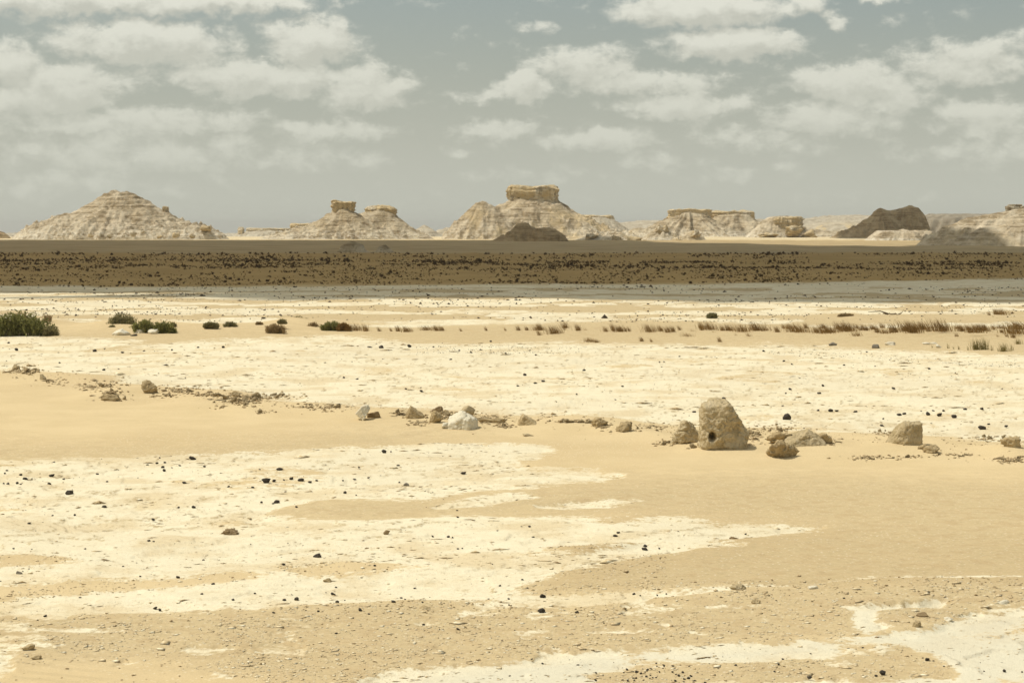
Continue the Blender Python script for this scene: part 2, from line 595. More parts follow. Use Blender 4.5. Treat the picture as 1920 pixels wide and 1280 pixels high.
# ----------------------------------------------------------------- ground
# sand drifts and chalk flats, outlined where they lie on the plain (photograph pixels, taken down to the ground)
SAND = [
    [(-400, 690), (0, 693), (60, 698), (130, 706), (200, 716), (270, 724), (330, 728), (400, 737), (470, 742), (560, 757), (640, 762), (800, 765), (900, 770),
     (1000, 775), (1100, 780), (1250, 793), (1400, 800), (1550, 806), (1700, 813), (1920, 828), (2400, 845), (2400, 1085), (1920, 1082), (1700, 1085), (1500, 1098),
     (1310, 1114), (1180, 1112), (1060, 1115), (955, 1106), (975, 1098), (1040, 1080), (1100, 1065), (1220, 1042), (1310, 1027), (1385, 1024), (1330, 1016),
     (1440, 1006), (1540, 992), (1440, 991), (1330, 988), (1290, 976), (1230, 977), (1220, 984), (1140, 984), (1080, 974), (960, 975), (840, 972), (700, 976),
     (600, 978), (480, 970), (540, 950), (600, 940), (700, 938), (790, 947), (830, 940), (870, 928), (900, 922), (1000, 916), (1130, 903), (1160, 893),
     (1100, 884), (1010, 880), (945, 873), (1000, 862), (1030, 845), (1020, 832), (850, 830), (650, 840), (480, 850), (250, 857), (0, 862), (-400, 865)],
    [(-400, 1036), (0, 1038), (60, 1036), (110, 1041), (140, 1047), (95, 1056), (0, 1060), (-400, 1060)],
    [(-400, 1098), (0, 1095), (100, 1091), (180, 1085), (300, 1082), (420, 1075), (520, 1072), (440, 1085), (360, 1095), (250, 1105), (120, 1115), (0, 1122), (-400, 1125)],
    [(520, 1062), (620, 1055), (740, 1056), (800, 1062), (700, 1072), (560, 1078)],
    [(960, 1046), (1000, 1036), (1080, 1024), (1180, 1016), (1230, 1015), (1160, 1032), (1090, 1043)],
    [(-400, 1146), (0, 1151), (120, 1145), (300, 1142), (480, 1132), (620, 1122), (760, 1114), (900, 1122), (1000, 1133), (1100, 1137), (1300, 1128), (1400, 1114),
     (1540, 1100), (1640, 1090), (1920, 1086), (2400, 1088), (2400, 1140), (1920, 1143), (1840, 1152), (1790, 1163), (1740, 1178), (1640, 1188), (1560, 1198),
     (1440, 1205), (1240, 1210), (1080, 1218), (1030, 1232), (900, 1245), (740, 1258), (680, 1275), (640, 1300), (600, 1600), (-400, 1600)],
    [(1090, 1262), (1180, 1247), (1300, 1240), (1440, 1240), (1560, 1221), (1640, 1208), (1700, 1215), (1740, 1235), (1790, 1250), (1780, 1272), (1700, 1268),
     (1600, 1272), (1400, 1276), (1200, 1300), (1080, 1300)],
    # vegetated sand strip in front of the far chalk
    [(-400, 600), (60, 602), (250, 600), (420, 604), (640, 600), (760, 608), (1000, 606), (1300, 594), (1500, 590), (1700, 588), (1920, 594), (2400, 594),
     (2400, 672), (1920, 664), (1700, 655), (1500, 648), (1240, 645), (1000, 646), (850, 645), (700, 636), (640, 631), (500, 634), (400, 640), (300, 648), (200, 660),
     (150, 656), (260, 640), (140, 632), (0, 630), (-400, 630)],
    # the shaded sand plain of the bushes
    [(-900, 470), (960, 470), (2800, 470), (2800, 520), (1920, 524), (1700, 531), (1500, 535), (1100, 536), (600, 537), (0, 534), (-900, 534)],
]
CHALK = [
    [(820, 957), (860, 944), (900, 932), (980, 930), (1000, 938), (900, 950)],
    [(1010, 956), (1100, 942), (1210, 945), (1150, 955), (1060, 960)],
    [(80, 1181), (160, 1175), (265, 1176), (160, 1185)],
    [(1600, 1178), (1598, 1152), (1650, 1140), (1790, 1124), (1745, 1136), (1650, 1150), (1640, 1166), (1660, 1178), (1630, 1184)],
    [(1250, 600), (1100, 597), (1180, 594), (1500, 604), (1400, 606)], [(640, 612), (760, 606), (1010, 603), (900, 609), (760, 615)],
    [(1520, 612), (1760, 610), (1920, 608), (1880, 614), (1650, 616)], [(310, 604), (480, 600), (560, 602), (420, 607)], [(110, 608), (170, 603), (215, 603), (160, 609)],
]
GRIT = [   # greyer gravelly stretches of the sand
    [(900, 930), (1200, 897), (1500, 892), (1920, 905), (2400, 905), (2400, 1090), (1920, 1085), (1300, 1116), (980, 1104), (1240, 1040), (1540, 992), (1300, 975), (1000, 970)],
    [(480, 972), (540, 950), (600, 938), (700, 936), (800, 945), (900, 935), (1100, 905), (1300, 900), (1500, 910), (1700, 940), (1500, 985), (1300, 975), (900, 970), (700, 980)],
    [(-400, 835), (0, 838), (300, 845), (640, 820), (900, 800), (700, 838), (400, 852), (0, 862), (-400, 865)],
    [(640, 640), (700, 612), (1000, 604), (1300, 592), (1920, 596), (2400, 596), (2400, 680), (1920, 666), (1500, 650), (1000, 648)],
    [(-400, 628), (100, 628), (340, 630), (640, 628), (500, 636), (300, 650), (200, 662), (100, 660), (-400, 640)],
    [(-400, 1146), (480, 1130), (760, 1112), (1100, 1137), (1300, 1128), (1540, 1100), (1920, 1086), (2400, 1088), (2400, 1140), (1740, 1178), (1440, 1205), (900, 1245), (640, 1300), (300, 1230), (-400, 1240)],
    [(1090, 1262), (1300, 1238), (1560, 1220), (1700, 1210), (1800, 1250), (1750, 1290), (1080, 1310)],
]
DARK = [([(1590, 668), (1750, 672), (1860, 678), (1960, 690), (1880, 690), (1760, 685), (1640, 674)], .55), ([(790, 655), (1010, 655), (1080, 657), (960, 663), (850, 661)], .32),
        ([(1450, 655), (1640, 657), (1600, 661), (1470, 660)], .35), ([(-200, 578), (500, 582), (820, 574), (760, 588), (300, 594), (-200, 592)], .28),
        ([(900, 575), (1500, 578), (1300, 583), (1000, 584)], .22), ([(-200, 655), (200, 655), (150, 662), (-200, 664)], .25)]
COOL = [[(1600, 1195), (1700, 1178), (1800, 1160), (1920, 1143), (2400, 1140), (2400, 1320), (1500, 1320), (1600, 1275), (1780, 1270), (1740, 1235)],
        [(700, 1280), (900, 1246), (1100, 1222), (1560, 1200), (1560, 1222), (1200, 1244), (1080, 1300)],
        [(1600, 1178), (1598, 1152), (1650, 1140), (1790, 1124), (1745, 1136), (1650, 1150), (1640, 1166), (1630, 1184)]]
# low swells: pixel of the middle, half width px, half depth m, height m
SWELLS = [(1355, 842, 110, 1.3, .10), (1500, 835, 90, 1.5, .14), (1700, 828, 110, 1.6, .12), (700, 785, 110, 2.0, .16), (870, 800, 130, 1.8, .13), (1090, 795, 90, 2.0, .15),
          (1180, 812, 70, 1.6, .10), (400, 750, 90, 2.6, .26), (280, 736, 80, 2.4, .14), (200, 745, 60, 2.2, .14), (130, 716, 120, 3.0, .16), (480, 768, 60, 2.0, .10),
          (1900, 850, 60, 1.2, .12), (580, 765, 80, 2.0, .10), (1600, 850, 120, 1.0, .06), (420, 620, 240, 5.0, .30), (560, 612, 60, 4.0, .35), (230, 612, 70, 4.0, .35),
          (1350, 628, 300, 4.0, .22), (1800, 628, 200, 4.0, .30), (1000, 622, 250, 4.0, .22), (1590, 596, 40, 4.0, .16), (1720, 600, 300, 7.0, .10), (60, 612, 70, 5.0, .3),
          (300, 1120, 300, .8, .05), (1700, 1105, 330, .9, .08), (1330, 1118, 160, .7, .07), (1640, 1150, 130, .6, .05), (60, 1215, 90, .6, .06)]
_rb = random.Random(31)
for _px in range(-60, 1990, 46):
    _ly = float(np.interp(_px, [0, 130, 270, 400, 560, 700, 900, 1100, 1250, 1550, 1920], [700, 716, 736, 750, 768, 782, 794, 802, 826, 836, 852]))
    SWELLS.append((_px + _rb.uniform(-15, 15), _ly + _rb.uniform(-5, 4), _rb.uniform(30, 62), _rb.uniform(.8, 1.5), _rb.uniform(.02, .07)))
SW = []
for (px, py, hw, hd, hh) in SWELLS:
    x, y = at(px, py)
    SW.append((x, y, hw * y / F, hd, hh))


def covers(x, y, want_all=True):
    """sand, grit, dark lag, far plain, cool chalk at ground points"""
    u, v = to_px(x, y)
    r = np.hypot(x, y)
    wn = fbm2(x / 6.0, y / 6.0, 4, 11)
    wn2 = fbm2(x / 1.3, y / 1.3, 3, 15)
    wob = wn * 7 + wn2 * 3.0
    ok = (y > 4)
    def soft(poly, half):
        P = np.array(poly)
        lo, hi = P.min(0) - 30, P.max(0) + 30
        sel = ok & (u > lo[0]) & (u < hi[0]) & (v > lo[1]) & (v < hi[1])
        out = np.full(x.shape, -30.0)
        if sel.any():
            # pixels are much longer on the ground than wide: weigh the vertical more
            s = poly_sd(u[sel] * .35, v[sel], [(a * .35, b) for a, b in poly])
            k = np.clip((v[sel] - 425) / 300, .12, 1.0)
            out[sel] = s + wob[sel] * k * .8
            out[sel] /= k
        return np.clip(.5 + out / (2 * half), 0, 1)
    sand = np.zeros(x.shape)
    for p in SAND:
        sand = np.maximum(sand, soft(p, 12))
    for p in CHALK:
        sand = np.minimum(sand, 1 - soft(p, 8))
    # small drifts lodged in the chalk
    pat = fbm2(x / 3.2, y / 3.2, 4, 23) + .55 * fbm2(x / 12., y / 12., 2, 24)
    streak = sstep(pat, .30, .85) * .52
    sand = np.maximum(sand, streak * sstep(v, 430, 560))
    mid = sstep(v, 536, 545) * sstep(v, 612, 596)
    sand = np.maximum(sand, mid * sstep(fbm2(x / 11., y / 6., 5, 31, .62), -.10, .28) * .9)
    low = sstep(v, 1110, 1150) * sstep(v, 1330, 1300)
    sand = sand - low * .50 * sstep(fbm2(x / 1.1, y / 1.1, 4, 44), .12, .55) * (sand > .3)
    off = ~ok | (v > 1330) | (np.abs(u - 960) > 1330)
    wild = np.clip(.5 + fbm2(x / 9., y / 9., 4, 41) * 1.6, 0, 1)
    sand = np.where(off, wild, sand)
    grit = np.zeros(x.shape)
    for p in GRIT:
        grit = np.maximum(grit, soft(p, 30))
    grit = np.maximum(grit, mid)
    dark = np.zeros(x.shape)
    for p, w in DARK:
        dark = np.maximum(dark, soft(p, 10) * w)
    beyond = sstep(r + 25 * wn, 655, 735)
    far = sstep(v + wn * 3, 477, 472) * (1 - beyond)
    sand = np.where(r > 600, np.maximum(sand, 1 - .45 * beyond), sand)
    cool = np.zeros(x.shape)
    for p in COOL:
        cool = np.maximum(cool, soft(p, 14))
    return sand, grit, dark, far, cool, u, v, beyond


def ground_z(x, y, sand=None):
    x = np.asarray(x, float); y = np.asarray(y, float)
    r = np.hypot(x, y)
    if sand is None:
        sand = covers(x, y)[0]
    s = sstep(sand, .3, .7)
    z = (.06 * fbm2(x / 14., y / 14., 3, 51) + .03 * fbm2(x / 4., y / 3., 3, 52) * (1 - .6 * s)) * sstep(r, 10, 30)
    z = z + .30 * fbm2(x / 60., y / 60., 3, 55) * sstep(r, 90, 200)
    for (cx, cy, sx, sy, hh) in SW:
        q = ((x - cx) / sx) ** 2 + ((y - cy) / sy) ** 2
        m = q < 9
        if m.any():
            z = z + np.where(m, hh * np.exp(-q * 1.1), 0)
    # chalk lies in thin beds: little steps
    h = fbm2(x / 3.0, y / 2.2, 4, 61, .5) * 2.4 + .6 * fbm2(x / 9., y / 6., 2, 66)
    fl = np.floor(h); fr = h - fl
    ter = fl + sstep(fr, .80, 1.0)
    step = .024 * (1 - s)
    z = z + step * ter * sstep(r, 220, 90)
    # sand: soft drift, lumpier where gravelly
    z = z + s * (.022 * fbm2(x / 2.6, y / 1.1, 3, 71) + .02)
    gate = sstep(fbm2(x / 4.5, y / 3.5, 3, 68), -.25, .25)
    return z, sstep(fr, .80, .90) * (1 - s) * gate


GRID = {}


def build_ground():
    dense = np.radians(np.linspace(-18.6, 18.6, 1130))
    side = np.radians(18.6 + (180 - 18.6) * (np.linspace(0, 1, 46)[1:] ** 1.6))
    th = np.concatenate([-side[::-1][1:], dense, side])
    vv = np.linspace(1130, 27, 690)
    rad = np.concatenate([np.linspace(.4, 15.2, 14), F * CAM_H / vv, np.geomspace(F * CAM_H / 26., 20000, 40)])
    R, T = np.meshgrid(rad, th, indexing='ij')
    x = (R * np.sin(T)).ravel(); y = (R * np.cos(T)).ravel()
    sand, grit, dark, far, cool, u, v, beyond = covers(x, y)
    z, step = ground_z(x, y, sand)
    rr = np.hypot(x, y)
    z = z * (1 - sstep(rr, 500, 640)) - .005 * np.clip(rr - 950, 0, None)     # beyond the hills the plain falls away
    nr, nc = R.shape
    GRID['rad'], GRID['th'], GRID['z'] = rad, th, z.reshape(nr, nc)
    f = grid_faces(nr, nc, wrap=True)
    V = np.stack([x, y, z], 1)
    c = np.array([[0, 0, z[:nc].mean()]])
    V = np.concatenate([V, c])
    me = mesh_from('ground', V, f)
    bm = bmesh.new(); bm.from_mesh(me)
    bm.verts.ensure_lookup_table()
    cv = bm.verts[len(V) - 1]
    for i in range(nc):
        fc = bm.faces.new((bm.verts[i], cv, bm.verts[(i + 1) % nc])); fc.smooth = True
    bmesh.ops.recalc_face_normals(bm, faces=bm.faces[-nc:])
    bm.to_mesh(me); bm.free()
    me.update()
    # the step channel marks each little ledge, where its shade line is painted darker
    a = me.color_attributes.new('cover', 'FLOAT_COLOR', 'POINT')
    dat = np.stack([sand, grit, dark, far], 1)
    dat = np.concatenate([dat, [[1, 0, 0, 0]]])
    a.data.foreach_set('color', dat.astype(np.float32).ravel())
    a2 = me.color_attributes.new('relief', 'FLOAT_COLOR', 'POINT')
    wv_ = v + 40 * fbm2(x / 5., y / 5., 3, 87)
    rip = sstep(wv_, 930, 1050) * sstep(u, 850, 1150) * sstep(v, 1125, 1095) + .35 * sstep(v, 690, 740) * sstep(v, 1000, 900)
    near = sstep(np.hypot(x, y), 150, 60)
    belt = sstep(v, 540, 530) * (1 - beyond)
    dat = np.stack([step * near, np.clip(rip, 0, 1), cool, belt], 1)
    dat = np.concatenate([dat, [[0, 0, 0, 0]]])
    a2.data.foreach_set('color', dat.astype(np.float32).ravel())
    br_ = me.attributes.new('big_ripple', 'FLOAT', 'POINT')
    br_.data.foreach_set('value', np.append(sstep(v, 1205, 1235) * sstep(u, 300, 120), 0).astype(np.float32))
    o = obj('ground', me, M_GROUND)
    tag(o, 'pale desert floor of white chalk flats and drifted tan sand', kind='structure')
    return o


build_ground()


def gz_many(x, y):
    """height of the finished ground sheet"""
    x = np.asarray(x, float); y = np.asarray(y, float)
    rad, th, Zg = GRID['rad'], GRID['th'], GRID['z']
    r = np.hypot(x, y); a = np.arctan2(x, y)
    i = np.clip(np.searchsorted(rad, r) - 1, 0, len(rad) - 2); j = np.clip(np.searchsorted(th, a) - 1, 0, len(th) - 2)
    fr = np.clip((r - rad[i]) / (rad[i + 1] - rad[i]), 0, 1); ft = np.clip((a - th[j]) / (th[j + 1] - th[j]), 0, 1)
    return (Zg[i, j] * (1 - fr) + Zg[i + 1, j] * fr) * (1 - ft) + (Zg[i, j + 1] * (1 - fr) + Zg[i + 1, j + 1] * fr) * ft


def on_ground(px, py):
    x, y = at(px, py)
    for _ in range(4):
        z = float(gz_many(np.array([x]), np.array([y]))[0])
        x, y = at(px, py, z)
    return x, y, z

def rock_shape(seed, sub=3, planes=12, flat=(1, 1, 1), noise=.08, nscale=2.2, sharp=16, extra=None):
    v, f = ico(sub)
    rs = np.random.RandomState(seed)
    N = rs.randn(planes, 3)
    N[:, 2] *= .8
    N /= np.linalg.norm(N, axis=1)[:, None]
    dd = rs.uniform(.62, 1.0, planes)
    if extra is not None:
        E = np.array(extra, float)
        n = E[:, :3] / np.linalg.norm(E[:, :3], axis=1)[:, None]
        N = n; dd = E[:, 3]
    q = np.clip((v @ N.T) / dd, 0, None)
    r = (np.sum(q ** sharp, 1) + 1e-9) ** (-1.0 / sharp)
    r = np.minimum(r, 1.6)
    p = v * r[:, None]
    d = fbm3(p * nscale + seed * 3.1, 4, seed % 97, .55)
    p = p * (1 + noise * d)[:, None]
    p = p * np.array(flat)
    return p, f


def fit(p, w, d, h, sink=.12):
    """scale to width, depth, height; origin at the ground line"""
    lo, hi = p.min(0), p.max(0)
    p = (p - (lo + hi) / 2) / (hi - lo)
    p = p * np.array([w, d, h / (1 - sink)])
    p[:, 2] += (.5 - sink) * h / (1 - sink)
    return p


# ----------------------------------------------------------------- hills
def build_hill(label, D, peaks, mat, depth=1.0, cell=.55, rough=.5, terr=.5, gully=.6, seed=0, sandy=0.0, white=1.0, caps=(), blocks=(), cat='hill'):
    """peaks: outlines (photograph pixels, left to right) with the summit index; each is turned into a round-based hill about its summit"""
    g0 = -.005 * max(0.0, D - 950)      # level of the plain there
    prof = []
    xs_all = []
    for pk in peaks:
        pts, top, dd, asp = pk
        P = [at_depth(a, b_, D + dd) for a, b_ in pts]
        x0 = P[top][0]
        Lr = np.array([x0 - p[0] for p in P[:top + 1]][::-1]); Lz = np.array([p[1] for p in P[:top + 1]][::-1])
        Rr = np.array([p[0] - x0 for p in P[top:]]); Rz = np.array([p[1] for p in P[top:]])
        prof.append((x0, dd, asp * depth, Lr, Lz, Rr, Rz))
        xs_all += [p[0] for p in P]
    xa, xb = min(xs_all) - 6, max(xs_all) + 6
    ext = max(max(p[3][-1], p[5][-1]) * p[2] + abs(p[1]) for p in prof) + 6
    nx = int((xb - xa) / cell) + 2
    ys = np.concatenate([np.arange(-ext, ext * .12, cell * 1.15), np.linspace(ext * .12, ext, 26)])
    xs = np.linspace(xa, xb, nx)
    Y, X = np.meshgrid(ys, xs, indexing='ij')
    Z = np.full(X.shape, g0 - 3.0)
    w1 = fbm2(X / 9. + seed * 5, Y / 9., 4, seed)
    for (x0, dd, asp, Lr, Lz, Rr, Rz) in prof:
        dx = X - x0; dy = (Y - dd) / asp
        rr = np.hypot(dx, dy) + 1e-6
        th = np.arctan2(dy, dx)
        # spurs and gullies run down the slopes
        gl = (np.abs(fbm2(np.cos(th) * 3.1 + seed, np.sin(th) * 3.1 + x0 * .1, 3, seed + 3)) * 1.6 - .55)
        wy = np.abs(np.sin(th)) ** 1.5
        r2 = rr * (1 + gully * .22 * gl * wy + .06 * w1 * wy)
        zl = np.interp(r2, Lr, Lz, right=g0 - 3.0); zr = np.interp(r2, Rr, Rz, right=g0 - 3.0)
        # towards the viewer the slope takes the mean of both sides
        k = .5 + .5 * np.cos(th)
        ll, rl = Lr[-1], Rr[-1]
        k = sstep(k, .0, 1.0)
        zz = zl * (1 - k) + zr * k
        Z = np.maximum(Z, zz)
    Z = Z - g0
    base = np.clip(Z, 0, None)
    hmax = base.max()
    amp = sstep(Z, 0, 3.0)
    n = fbm2(X / 5.5 + seed, Y / 5.5, 5, seed + 7, .55)
    Z2 = Z + rough * n * amp
    # beds stand out as ledges
    wob = .35 * fbm2(X / 14., Y / 14., 2, seed + 9)
    q = (Z2 / 1.7) + wob
    fl = np.floor(q); fr = q - fl
    ter = (fl + sstep(fr, .15, .62) - wob) * 1.7
    mixn = terr * sstep(fbm2(X / 11. + 3, Y / 11. + seed, 3, seed + 12), -.35, .35)
    Z2 = Z2 * (1 - mixn) + ter * mixn
    # fallen blocks
    bl = np.maximum(0, fbm2(X / 2.2, Y / 2.2, 2, seed + 20) - .12) * 1.8 * rough * sstep(Z, .2, 1.5) * (1.15 - sstep(Z, hmax * .25, hmax * .7))
    Z2 = np.where(Z > -2.9, Z2 + bl, -1.5)
    V = np.stack([X.ravel(), Y.ravel(), Z2.ravel() + g0], 1)
    f = grid_faces(*X.shape)
    keep = (Z2.ravel()[f] > -1.4).any(1)
    f = f[keep]
    used = np.unique(f)
    remap = -np.ones(len(V), int); remap[used] = np.arange(len(used))
    me = mesh_from('hill', V[used], remap[f])
    hz = np.clip(Z2.ravel()[used] / max(hmax, .1), 0, 1)
    foot = white * sstep(hz, .42, .05)
    nn = fbm2(V[used][:, 0] / 12., V[used][:, 1] / 12., 3, seed + 30)
    sd = sandy * sstep(nn, -.1, .35) * sstep(hz, .95, .4)
    a = me.color_attributes.new('talus', 'FLOAT_COLOR', 'POINT')
    a.data.foreach_set('color', np.stack([foot * .8, sd, 0 * sd, 1 + 0 * sd], 1).astype(np.float32).ravel())
    o = obj('hill', me, mat, loc=(0, D, 0))
    tag(o, label, cat, kind='structure')
    for cp in caps:
        build_cap(o, D, **cp)
    for bk in blocks:
        build_block(o, D, *bk)
    return o


def build_cap(parent, D, x0, x1, yt, yb, dd=0.0, asp=.8, mat=None, under=.10, dome=.0, seed=1, rag=.10, label=None, taper=.0):
    """a block of harder limestone standing on the summit, its sides undercut"""
    xa, zb = at_depth(x0, yb, D + dd)
    xb, zt = at_depth(x1, yt, D + dd)
    asp = asp * .72
    w = (xb - xa) / 2 / 1.03; cx = (xa + xb) / 2; h = zt - zb
    na, nz = 150, 26
    th = np.linspace(0, 2 * np.pi, na, endpoint=False)
    rows = []
    for k in range(nz):
        tt = k / (nz - 1)
        rows.append((tt * 1.8 - .8, 1 - under * (1 - max(0, tt * 1.8 - .8)) ** 1.3 - taper * tt))
    rows[-1] = (.95, rows[-1][1]); rows.append((1.0, .95 - taper))
    tops = [(1.02 + dome * .45, .86 - taper), (1.0 + dome * .8, .66 - taper), (1.0 + dome, .35), (1.0 + dome, .02)]
    rows = rows + tops
    V = []
    ca, sa_ = np.cos(th), np.sin(th)
    # squarish plan
    pl = 1.0 / (np.abs(ca) ** 2.5 + np.abs(sa_) ** 2.5) ** (1 / 2.5)
    rim = 1 + .16 * fbm3(np.stack([ca * 1.7 + seed * 2, sa_ * 1.7, np.full(na, seed * 1.3)], 1), 3, seed + 2)      # the rim stands unevenly high
    for (tz, rf) in rows:
        z = zb + h * tz
        lift = h * (rim - 1) * max(0.0, tz) ** 2
        p = np.stack([ca * 2.2 + seed, sa_ * 2.2, np.full(na, z * .9)], 1)
        vert = fbm3(np.stack([ca * 4.5 + seed * 3, sa_ * 4.5, np.full(na, z * .05)], 1), 3, seed)
        bed = fbm3(np.stack([ca * .6 + seed, sa_ * .6, np.full(na, z * 1.6)], 1), 2, seed + 5)
        rr = rf * pl * (1 + rag * (1.2 * vert + .9 * bed + .35 * fbm3(p, 3, seed + 8)))
        zt_n = z + (.10 * h * fbm3(np.stack([ca * 3 * rf, sa_ * 3 * rf, np.full(na, 5.)], 1), 2, seed + 3) if tz >= .98 else 0)
        V.append(np.stack([cx + w * rr * ca, dd + w * asp * rr * sa_, lift * (1.0 if rf > .5 else .3) + zt_n], 1))
    V = np.concatenate(V)
    f = grid_faces(len(rows), na, wrap=True)
    me = mesh_from('cap_rock', V, f)
    a = me.color_attributes.new('talus', 'FLOAT_COLOR', 'POINT')
    o = obj('cap_rock', me, mat or M_CAP, parent=parent)
    if label: o['label'] = label
    return o


def build_block(parent, D, px, py, wpx, hpx, dd, seed, mat=None, depth=.8):
    """a fallen or outstanding block of the hill's own stone, foot at the pixel"""
    x, z = at_depth(px, py, D + dd)
    k = (D + dd) / F
    p, f = rock_shape(700 + seed, 4, 7, noise=.34, nscale=2.0, sharp=26)
    p = fit(p, wpx * k, wpx * k * depth, hpx * k * 1.15, .25)
    me = mesh_from('rock_block', p, f)
    me.color_attributes.new('talus', 'FLOAT_COLOR', 'POINT')
    return obj('rock_block', me, mat or M_CAP, parent=parent, loc=(x, dd, z))


HILLS = []
# the broad cone
HILLS.append(build_hill('broad conical chalk hill with ledges and a rounded top', 770,
    [([(22, 450), (30, 441), (60, 427), (100, 410), (122, 403), (150, 395), (190, 367), (207, 360), (222, 358.5), (240, 360), (256, 366), (300, 392), (320, 402), (345, 416), (360, 422), (395, 430), (425, 445), (432, 451)], 8, 0, .62),
     ([(20, 451), (35, 440), (60, 426), (85, 417), (110, 404), (128, 402), (150, 412), (200, 430), (240, 450)], 5, -9, .7),
     ([(300, 450), (330, 430), (350, 421), (378, 420), (395, 428), (420, 442), (432, 451)], 3, -8, .7)],
    M_HILL, cell=.42, rough=.85, terr=.55, gully=.3, seed=1, white=.9,
    blocks=[(311, 400, 13, 12, -1, 1), (120, 408, 12, 5, -8, 2, M_HILL), (385, 431, 22, 8, -14, 3, M_HILL), (250, 442, 14, 6, -36, 4, M_HILL), (170, 444, 12, 5, -34, 5, M_HILL), (330, 444, 16, 7, -30, 6, M_HILL), (205, 446, 11, 6, -40, 7, M_HILL), (300, 446, 12, 5, -40, 8, M_HILL), (360, 445, 14, 6, -30, 9, M_HILL), (270, 436, 10, 4, -30, 10, M_HILL)]))
# the twin buttes
HILLS.append(build_hill('twin-peaked pale hill carrying two small dark rock caps', 770,
    [([(470, 452), (500, 444), (540, 434), (575, 424), (600, 411), (622, 397), (632, 388), (643, 386), (655, 388), (665, 398), (690, 412), (720, 432), (760, 451)], 7, 0, .75),
     ([(600, 452), (640, 425), (668, 402), (685, 398), (697, 392), (713, 390), (732, 393), (743, 403), (760, 418), (780, 432), (800, 441), (822, 451)], 5, 14, .75)],
    M_HILL2, cell=.42, rough=.65, terr=.4, gully=.5, seed=2, white=.6,
    caps=[dict(x0=622, x1=665, yt=379.5, yb=398, asp=.85, seed=5, under=.14, rag=.16, dome=.05), dict(x0=684, x1=743, yt=391, yb=405, dd=14, asp=.8, seed=6, under=.06, dome=.38, rag=.12, taper=.05)]))
# the tall table butte
HILLS.append(build_hill('tallest butte with a wide flat tan table of rock on top', 790,
    [([(830, 455), (850, 432), (885, 400), (905, 388), (938, 387), (952, 379), (966, 364), (998, 361), (1034, 364), (1047, 378), (1062, 386), (1080, 398), (1100, 411), (1130, 425), (1165, 438), (1230, 448), (1330, 458)], 7, 0, .62),
     ([(822, 453), (845, 428), (870, 400), (890, 384), (905, 378), (920, 384), (940, 400), (975, 425), (1010, 453)], 4, -13, .8)],
    M_HILL, cell=.45, rough=1.0, terr=.25, gully=.4, seed=3, sandy=.75, white=.55,
    caps=[dict(x0=950, x1=1048, yt=351, yb=379, asp=.75, seed=8, under=.03, rag=.085, dome=.03)]))
# shaded knoll in front of the butte
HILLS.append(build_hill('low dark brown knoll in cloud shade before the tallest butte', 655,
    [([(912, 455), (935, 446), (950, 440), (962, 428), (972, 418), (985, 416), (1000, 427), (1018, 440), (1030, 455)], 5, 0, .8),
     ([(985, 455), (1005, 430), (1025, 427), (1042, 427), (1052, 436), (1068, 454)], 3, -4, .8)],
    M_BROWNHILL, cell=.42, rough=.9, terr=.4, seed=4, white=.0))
# rubble apron with blocks
HILLS.append(build_hill('low rubbly chalk apron with leaning tan blocks right of the tallest butte', 720,
    [([(1050, 462), (1080, 448), (1110, 442), (1135, 440), (1160, 438), (1185, 444), (1215, 452), (1230, 462)], 4, 0, .7),
     ([(1180, 462), (1205, 446), (1225, 434), (1242, 423), (1256, 434), (1275, 448), (1300, 462)], 3, -6, .7),
     ([(1250, 462), (1280, 440), (1296, 431), (1308, 437), (1325, 450), (1335, 462)], 2, -3, .7)],
    M_HILL, cell=.42, rough=.8, terr=.4, seed=5, sandy=.6, white=.8,
    blocks=[(1155, 455, 30, 12, -14, 11, M_BROWNHILL), (1240, 450, 30, 25, -7, 12, M_BROWNHILL), (1300, 450, 30, 17, -5, 13, M_BROWNHILL), (1190, 455, 30, 10, -14, 14, M_HILL), (1270, 456, 30, 10, -16, 15, M_HILL), (1110, 448, 26, 9, -8, 16, M_HILL)]))
# the flat mesas right of the middle
HILLS.append(build_hill('long pale mesa with two flat dark cap slabs side by side', 1050,
    [([(1160, 452), (1200, 436), (1230, 420), (1252, 410), (1264, 400), (1293, 398), (1322, 400), (1334, 411), (1360, 424), (1400, 440), (1440, 452)], 5, 0, .8),
     ([(1250, 452), (1300, 425), (1332, 413), (1345, 403), (1378, 401), (1405, 403), (1418, 414), (1440, 424), (1470, 440), (1500, 452)], 4, 14, .8)],
    M_HILL2, cell=.6, rough=.8, terr=.4, gully=1.2, seed=6, white=.8,
    caps=[dict(x0=1252, x1=1334, yt=393.5, yb=410, asp=.6, seed=14, rag=.09, mat=M_FARCAP, under=.02), dict(x0=1330, x1=1418, yt=396.5, yb=413, dd=16, asp=.6, seed=15, rag=.09, mat=M_FARCAP, under=.02, taper=.05)]))
HILLS.append(build_hill('chalk hill with one overhanging dark brown block on its right shoulder', 900,
    [([(1385, 455), (1405, 438), (1425, 418), (1438, 409), (1462, 405), (1490, 409), (1505, 425), (1520, 438), (1535, 452)], 4, 0, .8)],
    M_HILL, cell=.5, rough=.7, terr=.4, seed=7, white=.8,
    caps=[dict(x0=1450, x1=1503, yt=409, yb=428, dd=-6, asp=.7, seed=17, rag=.2, mat=M_CAP, dome=.12, under=.05, taper=.08)],
    blocks=[(1515, 448, 36, 16, -10, 21), (1490, 440, 40, 16, -14, 22), (1440, 446, 40, 9, -18, 23)]))
